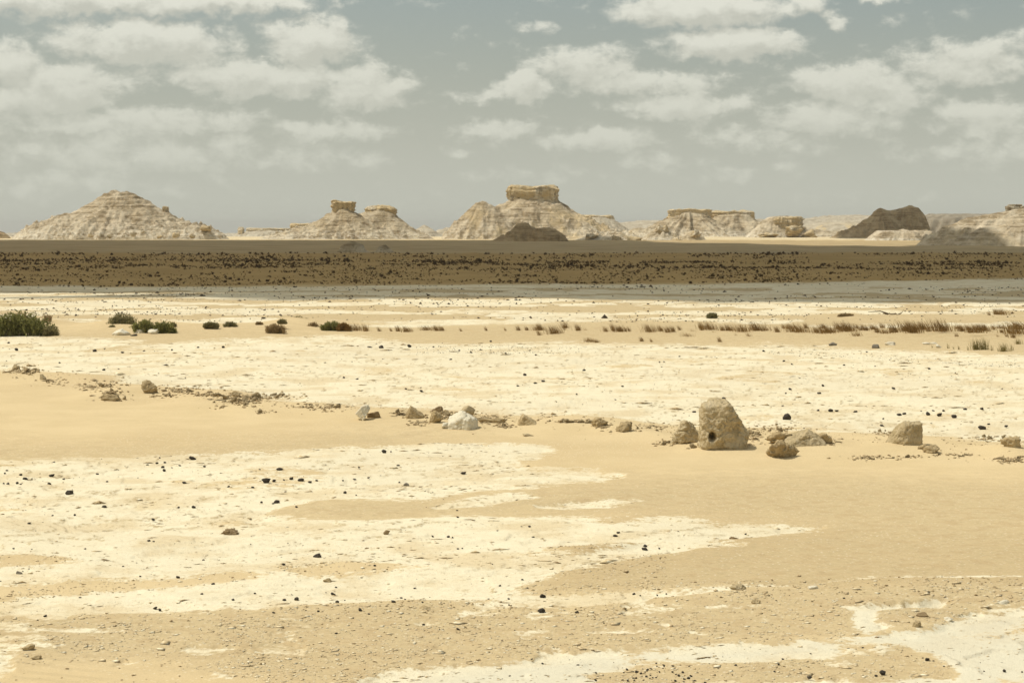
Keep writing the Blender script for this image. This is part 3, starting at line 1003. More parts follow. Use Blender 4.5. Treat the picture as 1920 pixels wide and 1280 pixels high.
# the brown rounded hill in shade
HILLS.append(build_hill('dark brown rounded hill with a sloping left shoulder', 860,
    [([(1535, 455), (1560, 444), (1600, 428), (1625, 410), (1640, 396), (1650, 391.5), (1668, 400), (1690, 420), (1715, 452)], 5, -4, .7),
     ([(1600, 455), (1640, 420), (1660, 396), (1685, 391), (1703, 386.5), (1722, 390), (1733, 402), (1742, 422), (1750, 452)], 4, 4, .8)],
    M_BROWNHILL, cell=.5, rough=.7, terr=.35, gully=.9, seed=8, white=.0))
HILLS.append(build_hill('low white chalk ledge at the foot of the dark brown hill', 700,
    [([(1600, 466), (1622, 450), (1640, 436), (1665, 433), (1700, 433.5), (1738, 432), (1760, 442), (1790, 466)], 4, 0, .6)],
    M_HILL, cell=.42, rough=.6, terr=.8, seed=9, white=1.2))
# the big hill at the right
HILLS.append(build_hill('large pale ridge with a small stepped knob, cut off by the right edge', 520,
    [([(1690, 478), (1712, 466), (1735, 446), (1770, 428), (1810, 412), (1850, 403), (1880, 397), (1905, 392), (1960, 396), (2040, 405), (2140, 425), (2240, 470)], 7, 0, .55),
     ([(1740, 476), (1790, 448), (1820, 436), (1860, 424), (1920, 420), (1990, 430), (2080, 474)], 4, -14, .55)],
    M_HILL, cell=.36, rough=.55, terr=.5, seed=10, sandy=.35, white=.2,
    caps=[dict(x0=1882, x1=1922, yt=387, yb=396, asp=.7, seed=21, rag=.08, mat=M_CAP, taper=.15), dict(x0=1890, x1=1916, yt=383.5, yb=388, asp=.7, seed=22, rag=.08, mat=M_CAP)]))
HILLS.append(build_hill('low pale ridge filling the gap left of the long pale mesa', 1130,
    [([(1120, 452), (1160, 438), (1200, 428), (1240, 426), (1290, 436), (1330, 452)], 3, 0, .6)], M_HILL2, cell=.7, rough=.9, terr=.4, seed=31, white=.6))
HILLS.append(build_hill('low pale ridge behind the overhanging brown block', 1130,
    [([(1390, 452), (1430, 436), (1480, 428), (1540, 432), (1590, 440), (1630, 452)], 2, 0, .6)], M_HILL2, cell=.7, rough=.9, terr=.4, seed=32, white=.6))
# distant things
HILLS.append(build_hill('distant dark flat-topped mesa just right of the tallest butte', 1500,
    [([(1060, 440), (1080, 420), (1085, 414), (1098, 408), (1125, 407), (1145, 409), (1158, 416), (1165, 422), (1190, 438)], 4, 0, .9)],
    M_FARHILL, cell=1.0, rough=.7, terr=.4, seed=11, white=.3, caps=[dict(x0=1082, x1=1159, yt=404, yb=415, asp=.7, seed=24, rag=.08, mat=M_FARCAP, under=.02, taper=.22)]))
HILLS.append(build_hill('distant low mesa with a loose knob of rock at its left end', 1500,
    [([(432, 448), (445, 438), (455, 436), (468, 434), (510, 431), (535, 433), (546, 437), (570, 446)], 4, 0, .9), ([(434, 448), (445, 439), (452, 437), (460, 440), (474, 448)], 2, -14, .9)],
    M_FARHILL, cell=1.0, rough=.6, terr=.4, seed=12, white=.7, blocks=[(452, 440, 14, 13, -14, 31, M_FARHILL)], caps=[dict(x0=462, x1=545, yt=428, yb=437, asp=.6, seed=26, rag=.09, mat=M_FARHILL, under=.02)]))
HILLS.append(build_hill('small distant block-shaped mesa behind the twin-peaked hill', 1150,
    [([(520, 446), (545, 431), (556, 424), (575, 423), (600, 424), (612, 433), (640, 446)], 3, 0, .9)], M_FARHILL, cell=.8, rough=.5, terr=.4, seed=13, white=.3,
    caps=[dict(x0=544, x1=606, yt=419.5, yb=432, asp=.6, seed=27, rag=.09, mat=M_FARHILL, under=.02)]))
HILLS.append(build_hill('small distant pale hills in the gap left of the tallest butte', 1250,
    [([(760, 448), (780, 430), (796, 422), (808, 428), (820, 436), (840, 448)], 2, 0, .9), ([(800, 448), (820, 432), (838, 427), (860, 430), (890, 448)], 2, 8, .9)],
    M_FARHILL, cell=.9, rough=.7, terr=.4, seed=14, white=.4))
HILLS.append(build_hill('long far plateau scarp closing the horizon', 2600,
    [([(-900, 440), (-600, 438), (0, 440), (60, 441), (430, 442), (600, 440), (860, 438), (1100, 425), (1200, 414), (1290, 413.5), (1500, 412), (1540, 405), (1600, 402.5), (1640, 404), (1760, 403), (1880, 402), (2100, 401), (2500, 404), (2900, 430)], 12, 0, .16)],
    M_FARHILL, cell=3.0, rough=1.2, terr=.8, gully=.2, seed=15, white=.2))
HILLS.append(build_hill('far dark table ridge right of the brown rounded hill', 1700,
    [([(1690, 440), (1710, 412), (1740, 402), (1800, 401), (1850, 402), (1900, 404), (1960, 440)], 3, 0, .7)],
    M_FARCAP, cell=1.3, rough=.5, terr=.5, seed=16, white=0))
HILLS.append(build_hill('far bright sand slope in the gap left of the brown rounded hill', 1500,
    [([(1440, 447), (1480, 432), (1530, 418), (1580, 414), (1640, 414), (1700, 446)], 3, 0, .9)],
    M_FARHILL, cell=1.3, rough=.25, terr=.0, gully=.2, seed=17, white=0, sandy=2.2))
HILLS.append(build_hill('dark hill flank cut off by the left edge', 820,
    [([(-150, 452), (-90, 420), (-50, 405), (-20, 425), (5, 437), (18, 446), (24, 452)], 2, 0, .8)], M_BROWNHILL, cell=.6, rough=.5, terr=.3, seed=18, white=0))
# small outcrops on the shaded plain
HILLS.append(build_hill('grey rocky mound on the shaded plain, larger of two', 395,
    [([(628, 476), (640, 462), (655, 455), (668, 456), (682, 463), (695, 476)], 2, 0, .6)], M_HILL2, cell=.22, rough=1.5, terr=.5, seed=19, white=0, cat='outcrop'))
HILLS.append(build_hill('grey rocky mound on the shaded plain, smaller of two', 395,
    [([(700, 475), (708, 464), (722, 460), (732, 465), (740, 475)], 2, 0, .6)], M_HILL2, cell=.22, rough=1.3, terr=.5, seed=20, white=0, cat='outcrop'))

# ----------------------------------------------------------------- rocks
def place_rock(name, me, mat, px, py, wpx=None, rot=0, scale=(1, 1, 1), tilt=(0, 0), dz=0.0):
    x, y, z = on_ground(px, py)
    o = obj(name, me, mat, loc=(x, y, z + dz), rot=(tilt[0], tilt[1], rot), scale=scale)
    return o


def px_m(px, py):
    x, y, z = on_ground(px, py)
    return y / F


def boulder(label, px, py, wpx, hpx, mat, seed, sub=5, depth=.8, noise=.09, planes=13, tilt=(0, 0), extra=None, nscale=2.4, group=None, sink=None, name='boulder', post=None):
    sink = sink if sink is not None else (.14 if extra is not None else .30)
    x, y, z = on_ground(px, py)
    k = y / F
    p, f = rock_shape(seed, sub, planes, noise=noise, extra=extra, nscale=nscale, sharp=34)
    w, h = wpx * k, hpx * k
    d = w * depth
    if tilt != (0, 0):
        R = np.array(Matrix.Rotation(tilt[0], 3, 'X') @ Matrix.Rotation(tilt[1], 3, 'Y'))
        p = p @ R.T
    p = fit(p, w, d, h, sink)
    rid = np.abs(fbm3(p * (3.2 / max(w, .2)) + seed * 1.7, 3, 9, .55))
    fine = fbm3(p * (11.0 / max(w, .2)) + seed, 4, 5, .6) * .024 * w - np.exp(-rid * 14) * .035 * w
    c = p - np.array([0, 0, h * .4]); c /= np.linalg.norm(c, axis=1)[:, None]
    p = p + c * fine[:, None]
    if post is not None:
        p = post(p, w, d, h)
    me = mesh_from(name, p, f)
    # the pixel is the foot of the front side
    o = obj(name, me, mat, loc=(x, y + d * .42, float(gz_many(np.array([x]), np.array([y + d * .42]))[0]) - .01))
    tag(o, label, 'boulder' if name == 'boulder' else 'rock', group)
    return o


def skull_post(p, w, d, h):
    # a hollow low on the left of the front, a scooped facet to its right
    def dent(c, rad, dep):
        q = (((p - np.array(c)) / np.array(rad)) ** 2).sum(1)
        p[:, 1] += dep * np.exp(-q ** 1.6) * (p[:, 1] < 0)
    dent((.20 * w, -.5 * d, .30 * h), (.24 * w, .8, .24 * h), .16 * d)
    dent((-.25 * w, -.5 * d, .25 * h), (.062 * w, .9, .085 * h), .42 * d)
    # nub at the top left corner
    q = ((p - np.array([-.40 * w, -.05, .93 * h])) ** 2).sum(1)
    c = np.exp(-q / (.07 ** 2))
    p[:, 0] -= .05 * c
    p[:, 2] += .04 * c
    return p


def planes_at(c, lst):
    c = np.array(c, float); out = []
    for n, p in lst:
        n = np.array(n, float); n /= np.linalg.norm(n)
        out.append((*n, float(n @ (np.array(p) - c))))
    return out


boulder('largest boulder, tall and tan with a dark hollow low on its left face', 1360, 848, 97, 92, M_LIME, 41, sub=6, depth=.80, noise=.05,
        extra=planes_at((-.05, 0, .45), [((-1, -.05, .02), (-.5, 0, .5)), ((-.05, -.18, 1), (-.2, 0, 1.0)), ((-.75, 0, .66), (-.44, 0, .97)), ((.83, 0, .56), (.08, 0, 1)), ((.88, -.05, .47), (.34, 0, .62)),
                                        ((1, -.1, -.1), (.5, 0, .2)), ((-.12, -1, .16), (-.15, -.40, .4)), ((.62, -.75, .2), (.25, -.33, .4)), ((.1, -.9, -.42), (0, -.36, .06)), ((0, 1, .2), (0, .4, .4)),
                                        ((.7, .7, .2), (.3, .3, .4)), ((-.7, .7, .1), (-.4, .3, .4)), ((0, 0, -1), (0, 0, -.08)), ((-.75, -.65, .0), (-.44, -.30, .4))]),
        sink=.08, post=skull_post)
boulder('rounded lumpy grey boulder tucked against the left of the largest boulder', 1287, 832, 62, 44, M_LIME, 52, sub=5, noise=.16, nscale=3.2, depth=.9)
boulder('squat square-topped tan boulder standing alone at the right', 1700, 834, 66, 44, M_LIME, 63, sub=5, depth=.8, noise=.06,
        extra=[(.02, -.1, 1, .52), (-.85, -.2, .45, .62), (1, .0, .02, .66), (.15, -1, .1, .55), (-.7, -.75, .1, .66), (.1, 1, .2, .6), (0, 0, -1, .6), (-.5, .1, .85, .62), (.7, -.6, .0, .72)])
boulder('cracked tan boulder with broken nose, front of the low pair', 1472, 860, 64, 34, M_TAN, 74, sub=5, noise=.20, nscale=3.5, depth=.8, sink=.48)
boulder('long smooth sloping slab behind the cracked tan boulder', 1512, 846, 86, 30, M_LIME, 85, sub=5, noise=.05, depth=.55,
        extra=[(-.35, -.35, .9, .40), (.6, -.3, .75, .45), (.2, -1, .45, .45), (-1, 0, .3, .95), (1, 0, .2, .9), (0, 1, .3, .5), (0, 0, -1, .4)])
boulder('flaky tan rock leaning on the back of the low boulder pair', 1462, 838, 46, 24, M_TAN, 91, sub=4, noise=.25, nscale=3.0)
boulder('rough flake rock at the back right of the long sloping slab', 1544, 832, 40, 20, M_TAN, 92, sub=4, noise=.22, nscale=3.0)
boulder('white egg-shaped stone pointing up to the right, leftmost of the white stones', 679, 790, 28, 28, M_WHITE, 101, sub=5, noise=.03, depth=.8, tilt=(0, .55), planes=9,
        extra=[(.35, -.2, .9, .75), (-.9, 0, .35, .55), (1, 0, -.1, .5), (-.3, -.9, -.3, .6), (0, -1, .4, .55), (0, 1, 0, .6), (-.5, 0, .85, .66), (0, 0, -1, .7)], sink=.06)
boulder('brown stone wedged in the sand right of the white egg-shaped stone', 700, 788, 26, 13, M_BROWN, 102, sub=4)
boulder('white boulder like a wedge, largest of the white stones', 867, 806, 60, 34, M_WHITE, 103, sub=5, noise=.05, depth=.8,
        extra=[(-.55, -.35, .75, .52), (.5, -.1, .85, .5), (.75, -.6, .1, .62), (-.3, -1, .05, .55), (-1, 0, .1, .9), (1, 0, .1, .78), (0, 1, .2, .6), (0, 0, -1, .5), (.1, -.7, .7, .58)])
boulder('grey slab leaning behind the largest white wedge boulder', 876, 780, 30, 20, M_LIME, 104, sub=4, noise=.08, tilt=(0, .5))
boulder('small white stone at the left foot of the white wedge boulder', 840, 804, 24, 12, M_WHITE, 105, sub=4)
boulder('pointed brown rock, left of the three in the middle row', 776, 786, 42, 24, M_TAN, 106, sub=5, noise=.08, depth=.6,
        extra=[(.55, -.2, .8, .42), (-.9, -.2, .4, .5), (-.2, -1, .25, .5), (.9, 0, .2, .9), (0, 1, .2, .55), (0, 0, -1, .5), (.4, -.9, .1, .6)])
boulder('blocky brown rock with a small knob, beside the white wedge boulder', 817, 794, 28, 24, M_TAN, 107, sub=5, noise=.12, nscale=3)
boulder('small dark-topped rock behind the blocky brown rock', 818, 773, 26, 13, M_BROWN, 108, sub=4)
boulder('triangular brown rock with a long slope to the right', 987, 799, 42, 20, M_TAN, 109, sub=5, noise=.10, depth=.6,
        extra=[(.5, -.15, .85, .36), (-.85, -.2, .5, .5), (-.1, -1, .3, .5), (1, 0, .3, .95), (0, 1, .2, .55), (0, 0, -1, .5)])
boulder('small tan rock between the white wedge and the triangular brown rock', 935, 793, 26, 11, M_TAN, 110, sub=4)
boulder('flat tan rock just right of the white wedge boulder', 912, 792, 30, 8, M_TAN, 111, sub=4)
boulder('pale flat stone lying on open sand below the triangular brown rock', 990, 818, 22, 6, M_LIME, 112, sub=4)
boulder('rough brown ridge rock, right end of the middle rubble bank', 1125, 802, 32, 18, M_TAN, 113, sub=4, noise=.25)
boulder('crumbling brown rock left of the grey lumpy boulder', 1170, 816, 34, 20, M_TAN, 114, sub=4, noise=.3, nscale=3)
boulder('brown boulder at the far left of the sand ridge, largest there', 279, 740, 32, 25, M_TAN, 115, sub=5, noise=.14, nscale=3)
boulder('pale rounded rock on the left end of the ridge', 80, 712, 13, 12, M_LIME, 116, sub=4)
boulder('long low brown rock lying out on the left sand slope', 206, 753, 40, 14, M_TAN, 117, sub=4, noise=.25, depth=.5)
boulder('tan rock at the right edge, rounded and dark underneath', 1897, 850, 40, 22, M_TAN, 118, sub=4, noise=.15)
boulder('brown rock right of the square-topped boulder, half sunk in sand', 1748, 852, 34, 15, M_TAN, 119, sub=4, noise=.14)
boulder('small brown rock at the right foot of the square-topped boulder', 1730, 842, 18, 11, M_TAN, 120, sub=4)
boulder('round tan rock on the rubble at left ridge middle', 442, 748, 17, 12, M_TAN, 121, sub=4)
boulder('upright tan rock pair top, left of the round rubble rock', 423, 742, 12, 8, M_TAN, 122, sub=4)
boulder('white rock under the twin green shrubs, largest of three', 225, 629, 36, 13, M_WHITE, 123, sub=4, noise=.06)
boulder('white rock in front of the green shrub, middle of three', 262, 626, 20, 7, M_WHITE, 124, sub=4, noise=.06)
boulder('white rock in front of the green shrub, right of three', 287, 627, 23, 9, M_WHITE, 125, sub=4, noise=.06)
boulder('grey half-round stone on the sandy strip at right', 1562, 648, 18, 7, M_GREYSTONE, 126, sub=3)
boulder('darker grey stone right of the half-round one on the sandy strip', 1643, 653, 16, 8, M_GREYSTONE, 127, sub=3)
boulder('flat white stone on the sandy strip right of the grey stones', 1671, 647, 22, 7, M_WHITE, 128, sub=3)
boulder('white stone left of the tall green reeds, upper', 1737, 646, 15, 5, M_WHITE, 129, sub=3)
boulder('white stone left of the tall green reeds, lower', 1761, 652, 12, 7, M_WHITE, 130, sub=3)
boulder('wide white stone left of the tall green reeds', 1752, 645, 15, 4, M_WHITE, 131, sub=3)
boulder('black flat stone in front of the three white rocks', 250, 631, 13, 4, M_DARK, 132, sub=3, name='rock')
boulder('big black faceted stone on the chalk behind the two low boulders', 1476, 787, 16, 13, M_DARK, 133, sub=4, name='rock')
boulder('brown stone flake cluster alone on the left chalk', 430, 1003, 36, 13, M_BROWN, 134, sub=4, noise=.3, nscale=3.2, name='rock', depth=.6)
boulder('pointed dark stone on the left chalk, its apex leaning right', 129, 926, 16, 9, M_DARK, 135, sub=4, name='rock')
boulder('smooth grey pillow-shaped stone on the middle chalk', 762, 911, 12, 7, M_GREYSTONE, 136, sub=4, noise=.03, name='rock')
boulder('square brown block stone on the middle chalk', 725, 1002, 13, 10, M_BROWN, 137, sub=4, noise=.04, name='rock')
boulder('black pitted stone shaped like a loaf on the lower chalk', 594, 1045, 17, 9, M_DARK, 138, sub=4, name='rock')
boulder('round grey stone on the left chalk beside the sand streaks', 35, 1076, 12, 7, M_GREYSTONE, 139, sub=4, noise=.03, name='rock')
boulder('large brown stone on the gravel at lower right', 1731, 1156, 24, 9, M_BROWN, 140, sub=4, name='rock')
boulder('tan knobbly stone below the large brown stone at lower right', 1720, 1176, 18, 12, M_TAN, 141, sub=4, noise=.15, name='rock')
boulder('white tilted stone right of the tan knobbly stone', 1780, 1165, 18, 9, M_WHITE, 142, sub=4, name='rock')
boulder('white flat slab on the gravel near the right edge', 1882, 1136, 26, 8, M_WHITE, 143, sub=4, name='rock')
boulder('white flat slab on top of the right gravel bank', 1527, 1104, 24, 7, M_WHITE, 144, sub=4, name='rock')
boulder('pale pointed slab on the left end of the gravel bank', 1385, 1106, 34, 10, M_LIME, 145, sub=4, name='rock')
boulder('round tan stone on the sand below the gravel bank', 1418, 1132, 19, 9, M_TAN, 146, sub=4, name='rock')
boulder('rounded tan stone half buried at lower left', 52, 1219, 26, 12, M_TAN, 147, sub=4, name='rock')
boulder('flat tan stone below the half buried one at lower left', 67, 1236, 18, 9, M_TAN, 148, sub=4, name='rock')
boulder('arched brown slab on the chalk spit beside the wide sand', 1377, 1010, 20, 6, M_BROWN, 149, sub=4, name='rock')
boulder('black stone on the chalk near the boulder ridge, at right', 1842, 803, 15, 8, M_DARK, 150, sub=4, name='rock')
boulder('tan wedge stone on the lower middle chalk', 614, 1091, 18, 9, M_TAN, 151, sub=4, name='rock')
boulder('wide tan stone lying in the gravel edge at lower middle', 797, 1142, 24, 7, M_TAN, 152, sub=4, name='rock')

# --- rubble of the ridge: middle px, half width px, half depth px, how many, size px lo..hi
rng = random.Random(5)
RUB_MESH = []
for k in range(10):
    p, f = rock_shape(300 + k, 3, 7, noise=.34, nscale=2.4, sharp=26)
    fl = [(1, .7, .50), (1.2, .7, .26), (1, .8, .7)][k % 3]
    RUB_MESH.append(mesh_from('rubble_rock', fit(p, fl[0], fl[1], fl[2], .2), f))
CLUSTERS = [(45, 697, 22, 4, 7, 5, 13, 'left end'), (105, 714, 22, 5, 6, 4, 9, 'left end'), (170, 722, 28, 6, 12, 5, 13, 'left end'), (212, 738, 22, 5, 9, 5, 12, 'left end'), (200, 751, 24, 3, 7, 5, 11, 'left slope'),
            (300, 743, 30, 3, 7, 4, 9, 'around the brown left boulder'), (345, 732, 26, 5, 12, 4, 11, 'around the brown left boulder'), (400, 748, 26, 12, 26, 5, 13, 'flaky left mound'), (452, 752, 24, 8, 14, 5, 12, 'flaky left mound'),
            (475, 745, 12, 4, 5, 6, 11, 'flaky left mound'), (525, 744, 26, 4, 7, 4, 9, 'left of the white stones'), (490, 772, 14, 4, 5, 4, 9, 'left of the white stones'), (570, 764, 40, 6, 9, 3, 8, 'left of the white stones'), (620, 764, 20, 5, 6, 4, 9, 'left of the white stones'),
            (752, 776, 12, 4, 6, 5, 10, 'middle row'), (785, 793, 14, 4, 6, 4, 9, 'middle row'), (845, 780, 26, 6, 14, 4, 11, 'middle row'), (905, 785, 40, 8, 14, 4, 10, 'middle row'), (945, 799, 20, 3, 6, 4, 10, 'middle row'),
            (1080, 795, 34, 7, 22, 4, 12, 'middle rubble bank'), (1120, 803, 14, 4, 6, 4, 9, 'middle rubble bank'), (1170, 812, 22, 6, 10, 4, 11, 'middle rubble bank'), (1225, 800, 24, 5, 8, 3, 8, 'middle rubble bank'),
            (1250, 830, 14, 4, 6, 4, 9, 'feet of the largest boulder'), (1302, 842, 10, 3, 5, 5, 11, 'feet of the largest boulder'), (1395, 838, 10, 5, 6, 5, 11, 'feet of the largest boulder'), (1412, 818, 12, 8, 8, 5, 12, 'feet of the largest boulder'), (1450, 805, 40, 8, 14, 3, 8, 'behind the low pair'),
            (1470, 835, 24, 8, 14, 5, 12, 'behind the low pair'), (1540, 828, 22, 5, 9, 4, 11, 'behind the low pair'), (1660, 812, 30, 5, 8, 3, 7, 'square-topped boulder'), (1790, 850, 34, 6, 10, 4, 10, 'square-topped boulder'), (1700, 856, 40, 4, 6, 4, 9, 'square-topped boulder'), (1620, 858, 30, 4, 7, 3, 8, 'square-topped boulder'),
            (1895, 862, 24, 5, 12, 5, 12, 'right edge'), (1850, 822, 40, 6, 8, 3, 8, 'right edge')]
RUBBLE = []
for (cx, cy, hw, hd, n, lo, hi, where) in CLUSTERS:
    for k in range(int(n * .82)):
        px = cx + rng.gauss(0, .55) * hw; py = cy + rng.gauss(0, .5) * hd
        if not (-10 < px < 1930): continue
        x, y, z = on_ground(px, py)
        s = rng.uniform(lo, hi) * 1.45 * y / F
        m = RUB_MESH[rng.randrange(len(RUB_MESH))]
        if len(m.materials) == 0: m.materials.append(M_TAN)
        o = obj('rubble_rock', m, None, loc=(x, y, z), rot=(rng.uniform(-.3, .3), rng.uniform(-.3, .3), rng.uniform(0, 6.28)), scale=(s, s * rng.uniform(.7, 1.1), s * rng.uniform(.6, 1.1)))
        ph = {'left end': 'small flaky rocks on the left end of the ridge', 'left slope': 'small rocks out on the left sand slope', 'around the brown left boulder': 'small rocks beside the brown left boulder',
              'flaky left mound': 'flaky rocks on the left rubble mound', 'left of the white stones': 'small rocks left of the white egg-shaped stone', 'middle row': 'small rocks in the middle ridge row',
              'middle rubble bank': 'crumbly rocks right of the triangular brown rock', 'feet of the largest boulder': 'small rocks around the largest boulder',
              'behind the low pair': 'small rocks behind the cracked low boulders', 'square-topped boulder': 'small rocks near the square-topped boulder', 'right edge': 'small ridge rocks by the right edge'}[where]
        tag(o, ph, 'rock', 'rubble rocks ' + where)
        RUBBLE.append((px, o, ph))
order_from_left(RUBBLE)

# --- dark stones, read off the photograph in tiles: origin x, y, scale, then x, y, width in the enlarged tile
TILES = [
 (0, 640, 4, [(22,50,12),(72,58,14),(122,63,34),(210,14,14),(65,8,30),(475,43,12),(530,30,10),(660,50,10),(710,70,30),(785,54,16),(785,68,12),(865,75,12),(920,83,24),(980,88,16),(1080,68,24),(1160,74,14),(1290,63,16),(1485,42,22),(1675,42,26),(1605,63,10),(1692,25,14),(1370,98,12),(1522,100,14),(48,147,14),(447,160,20),(310,108,10),(780,212,26),(890,204,20),(1190,240,14),(1390,275,16),(1428,276,14),(1770,217,12),(1702,230,10)]),
 (0, 840, 4, [(52,165,26),(38,187,18),(103,174,12),(155,197,36),(300,192,14),(405,110,26),(385,205,44),(190,227,36),(238,227,16),(60,265,30),(130,262,24),(155,268,18),(28,265,16),(370,265,32),(478,229,26),(730,192,24),(890,165,14),(803,248,26),(1105,121,24),(1178,113,24),(1238,107,20),(1198,72,16),(1440,75,54),(1350,128,30),(1222,142,26),(1230,168,28),(1290,145,18),(1290,192,12),(1533,139,22),(1617,112,10),(1445,176,12),(1575,175,10),(1380,257,34),(1715,287,28),(1860,296,14),(1897,294,24),(543,310,16),(780,440,40),(1340,443,20),(1452,441,36),(335,498,14),(395,502,24),(562,500,24),(222,560,34),(1148,534,30),(1165,555,14),(1765,543,10),(1035,224,14)]),
 (480, 840, 4, [(28,157,20),(175,152,60),(550,158,12),(960,30,36),(1066,127,28),(772,145,20),(70,247,64),(135,245,34),(210,238,18),(268,228,36),(335,236,48),(405,253,30),(455,243,22),(740,230,30),(842,220,24),(650,243,16),(1556,185,42),(1075,254,16),(1268,322,12),(1325,330,16),(1312,337,12),(220,325,24),(285,343,10),(665,334,28),(752,352,16),(155,402,46),(128,414,22),(303,438,26),(40,405,22),(1407,384,14),(1580,323,10),(1278,443,14),(1508,465,18),(1513,516,22),(770,587,14),(1810,617,16),(1620,594,10),(1708,573,10),(1120,615,10)]),
 (0, 1000, 4, [(100,110,26),(238,115,18),(638,113,20),(1115,53,24),(1153,57,20),(1436,70,10),(878,148,14),(922,243,22),(172,282,16),(1053,319,16),(1135,304,10),(1597,376,26),(1700,376,12),(1515,450,24),(1748,494,26),(602,476,24),(864,513,10),(1165,558,38),(1197,572,30),(340,615,34),(638,603,14),(1335,327,30),(1910,448,20)]),
 (480, 1000, 4, [(120,131,14),(205,230,28),(618,181,14),(1100,171,10),(875,22,16),(1325,22,22),(1443,24,24),(1472,30,18),(1748,54,16),(1548,109,18),(1515,113,20),(1467,217,14),(1420,211,12),(890,236,30),(600,399,26),(578,452,36),(525,443,14),(268,454,14),(213,493,38),(303,490,38),(665,497,20),(607,510,30),(825,501,10),(1205,341,14),(1190,407,28),(1828,390,20),(1088,480,22),(1118,490,22),(1030,510,30),(1303,478,14),(133,591,24),(60,582,12),(465,578,32),(780,571,28),(848,602,18),(665,562,14),(1250,513,18),(1895,488,20),(1898,533,18),(1745,488,20)]),
 (960, 960, 4, [(72,105,18),(130,107,22),(160,184,24),(383,158,14),(772,172,44),(797,152,28),(995,272,48),(1000,250,40),(1247,238,20),(1627,115,10),(1752,163,20),(322,450,12),(78,502,28),(230,630,32),(365,613,14),(828,593,34),(915,612,24),(962,622,20),(1088,622,16),(1157,610,16),(1105,272,18)]),
 (1440, 640, 4, [(120,146,20),(180,170,22),(540,108,12),(740,78,18),(568,178,20),(640,179,12),(707,184,12),(740,187,10),(803,184,20),(1058,223,12),(1105,102,10),(1210,203,30),(1405,234,18),(1637,240,14),(1590,230,12),(410,332,26),(165,358,26),(135,389,18),(222,388,12),(383,387,32),(673,332,12),(942,352,30),(110,481,22),(185,468,14),(1755,354,18),(1655,350,12),(655,524,36),(470,517,36),(515,518,30),(922,519,12),(375,517,20),(1148,521,18),(1240,517,26),(1318,519,26),(1478,503,42),(1602,503,36),(1203,544,40),(1392,565,42),(1285,552,40),(985,545,50),(1020,538,40),(863,580,18),(855,628,36),(780,625,14),(1655,620,22),(1788,635,28),(1225,613,16)]),
 (1440, 1100, 4, [(1205,35,22),(570,82,20),(605,458,30),(660,466,14),(710,452,22),(645,490,12),(320,497,20),(80,580,22),(50,632,20),(315,678,38),(110,540,22),(812,665,26),(922,668,16),(1160,530,16),(1195,542,40),(1240,550,22),(1077,512,16),(1320,593,18),(1770,630,30),(1905,637,16),(1620,630,16),(490,155,18),(860,648,50)]),
 (600, 560, 3, [(210,450,20),(135,443,14),(483,505,20),(567,499,12),(570,517,22),(754,490,10),(735,342,16),(617,405,10),(1153,428,22),(1113,489,18),(1212,473,24),(1257,463,22),(1180,497,10),(1443,537,12),(1487,402,20),(1700,491,20),(1780,482,10),(1662,567,12),(1630,528,10),(1043,365,10),(353,338,12),(385,292,10),(345,272,30),(280,270,30),(318,252,16),(500,268,24),(638,270,14),(785,290,16),(850,300,22),(905,285,18),(1045,305,20),(1180,290,14),(1215,315,16),(960,240,14),(400,860,12),(360,862,30)]),
 (1200, 560, 2.667, [(421,500,22),(270,564,20),(197,288,10),(120,314,10),(97,316,10),(618,262,12),(720,311,12),(500,562,9)]),
 (600, 820, 2.783, [(1155,903,40),(1340,910,20),(1163,828,30),(210,900,20),(255,918,14),(85,1018,20),(990,1240,16),(1160,1178,14),(1105,1155,12),(540,975,16),(720,998,22),(1440,1225,14)]),
]
stones = []
for (ox, oy, s, lst) in TILES:
    for (a, b_, w) in lst:
        stones.append((ox + a / s, oy + b_ / s, max(2.6, w / s)))
# the pebble nest at the bottom edge
for k in range(75):
    stones.append((rng.gauss(1245, 55), rng.uniform(1240, 1279), rng.uniform(2.5, 6.5)))
stones = [s for s in stones if 0 <= s[0] <= 1925 and s[1] < 1284]
stones.sort(key=lambda s: -s[2])
STONE_MESH = []
for k in range(9):
    p, f = rock_shape(500 + k, 2, 8, noise=.16, nscale=1.8)
    fl = [(1, .8, .50), (1, .7, .36), (1, .9, .64)][k % 3]
    me = mesh_from('dark_stone', fit(p, fl[0], fl[1], fl[2], .12), f)
    me.materials.append(M_DARK)
    STONE_MESH.append(me)


def stone_zone(px, py):
    if py < 700: return ('small dark stone on the far part of the wide chalk flat, before the sandy reed strip', 'dark stones on the far chalk flat')
    if py < 830: return ('small dark stone on the near part of the wide chalk flat, behind the boulder ridge', 'dark stones behind the boulder ridge')
    if py > 1236 and 1100 < px < 1350: return ('black pebble in the dense nest at the bottom edge', 'black pebble nest')
    if py < 960: return ('small dark stone on the upper left chalk flat before the sand drift', 'dark stones on the upper left chalk')
    if py < 1120 and px < 500: return ('small dark stone among the tan sand streaks of the left chalk', 'dark stones among the sand streaks')
    if py < 1105: return ('small dark stone on the middle chalk spit', 'dark stones on the middle chalk spit')
    return ('small dark stone on the gravelly ground nearest the viewer', 'dark stones on the near gravel')


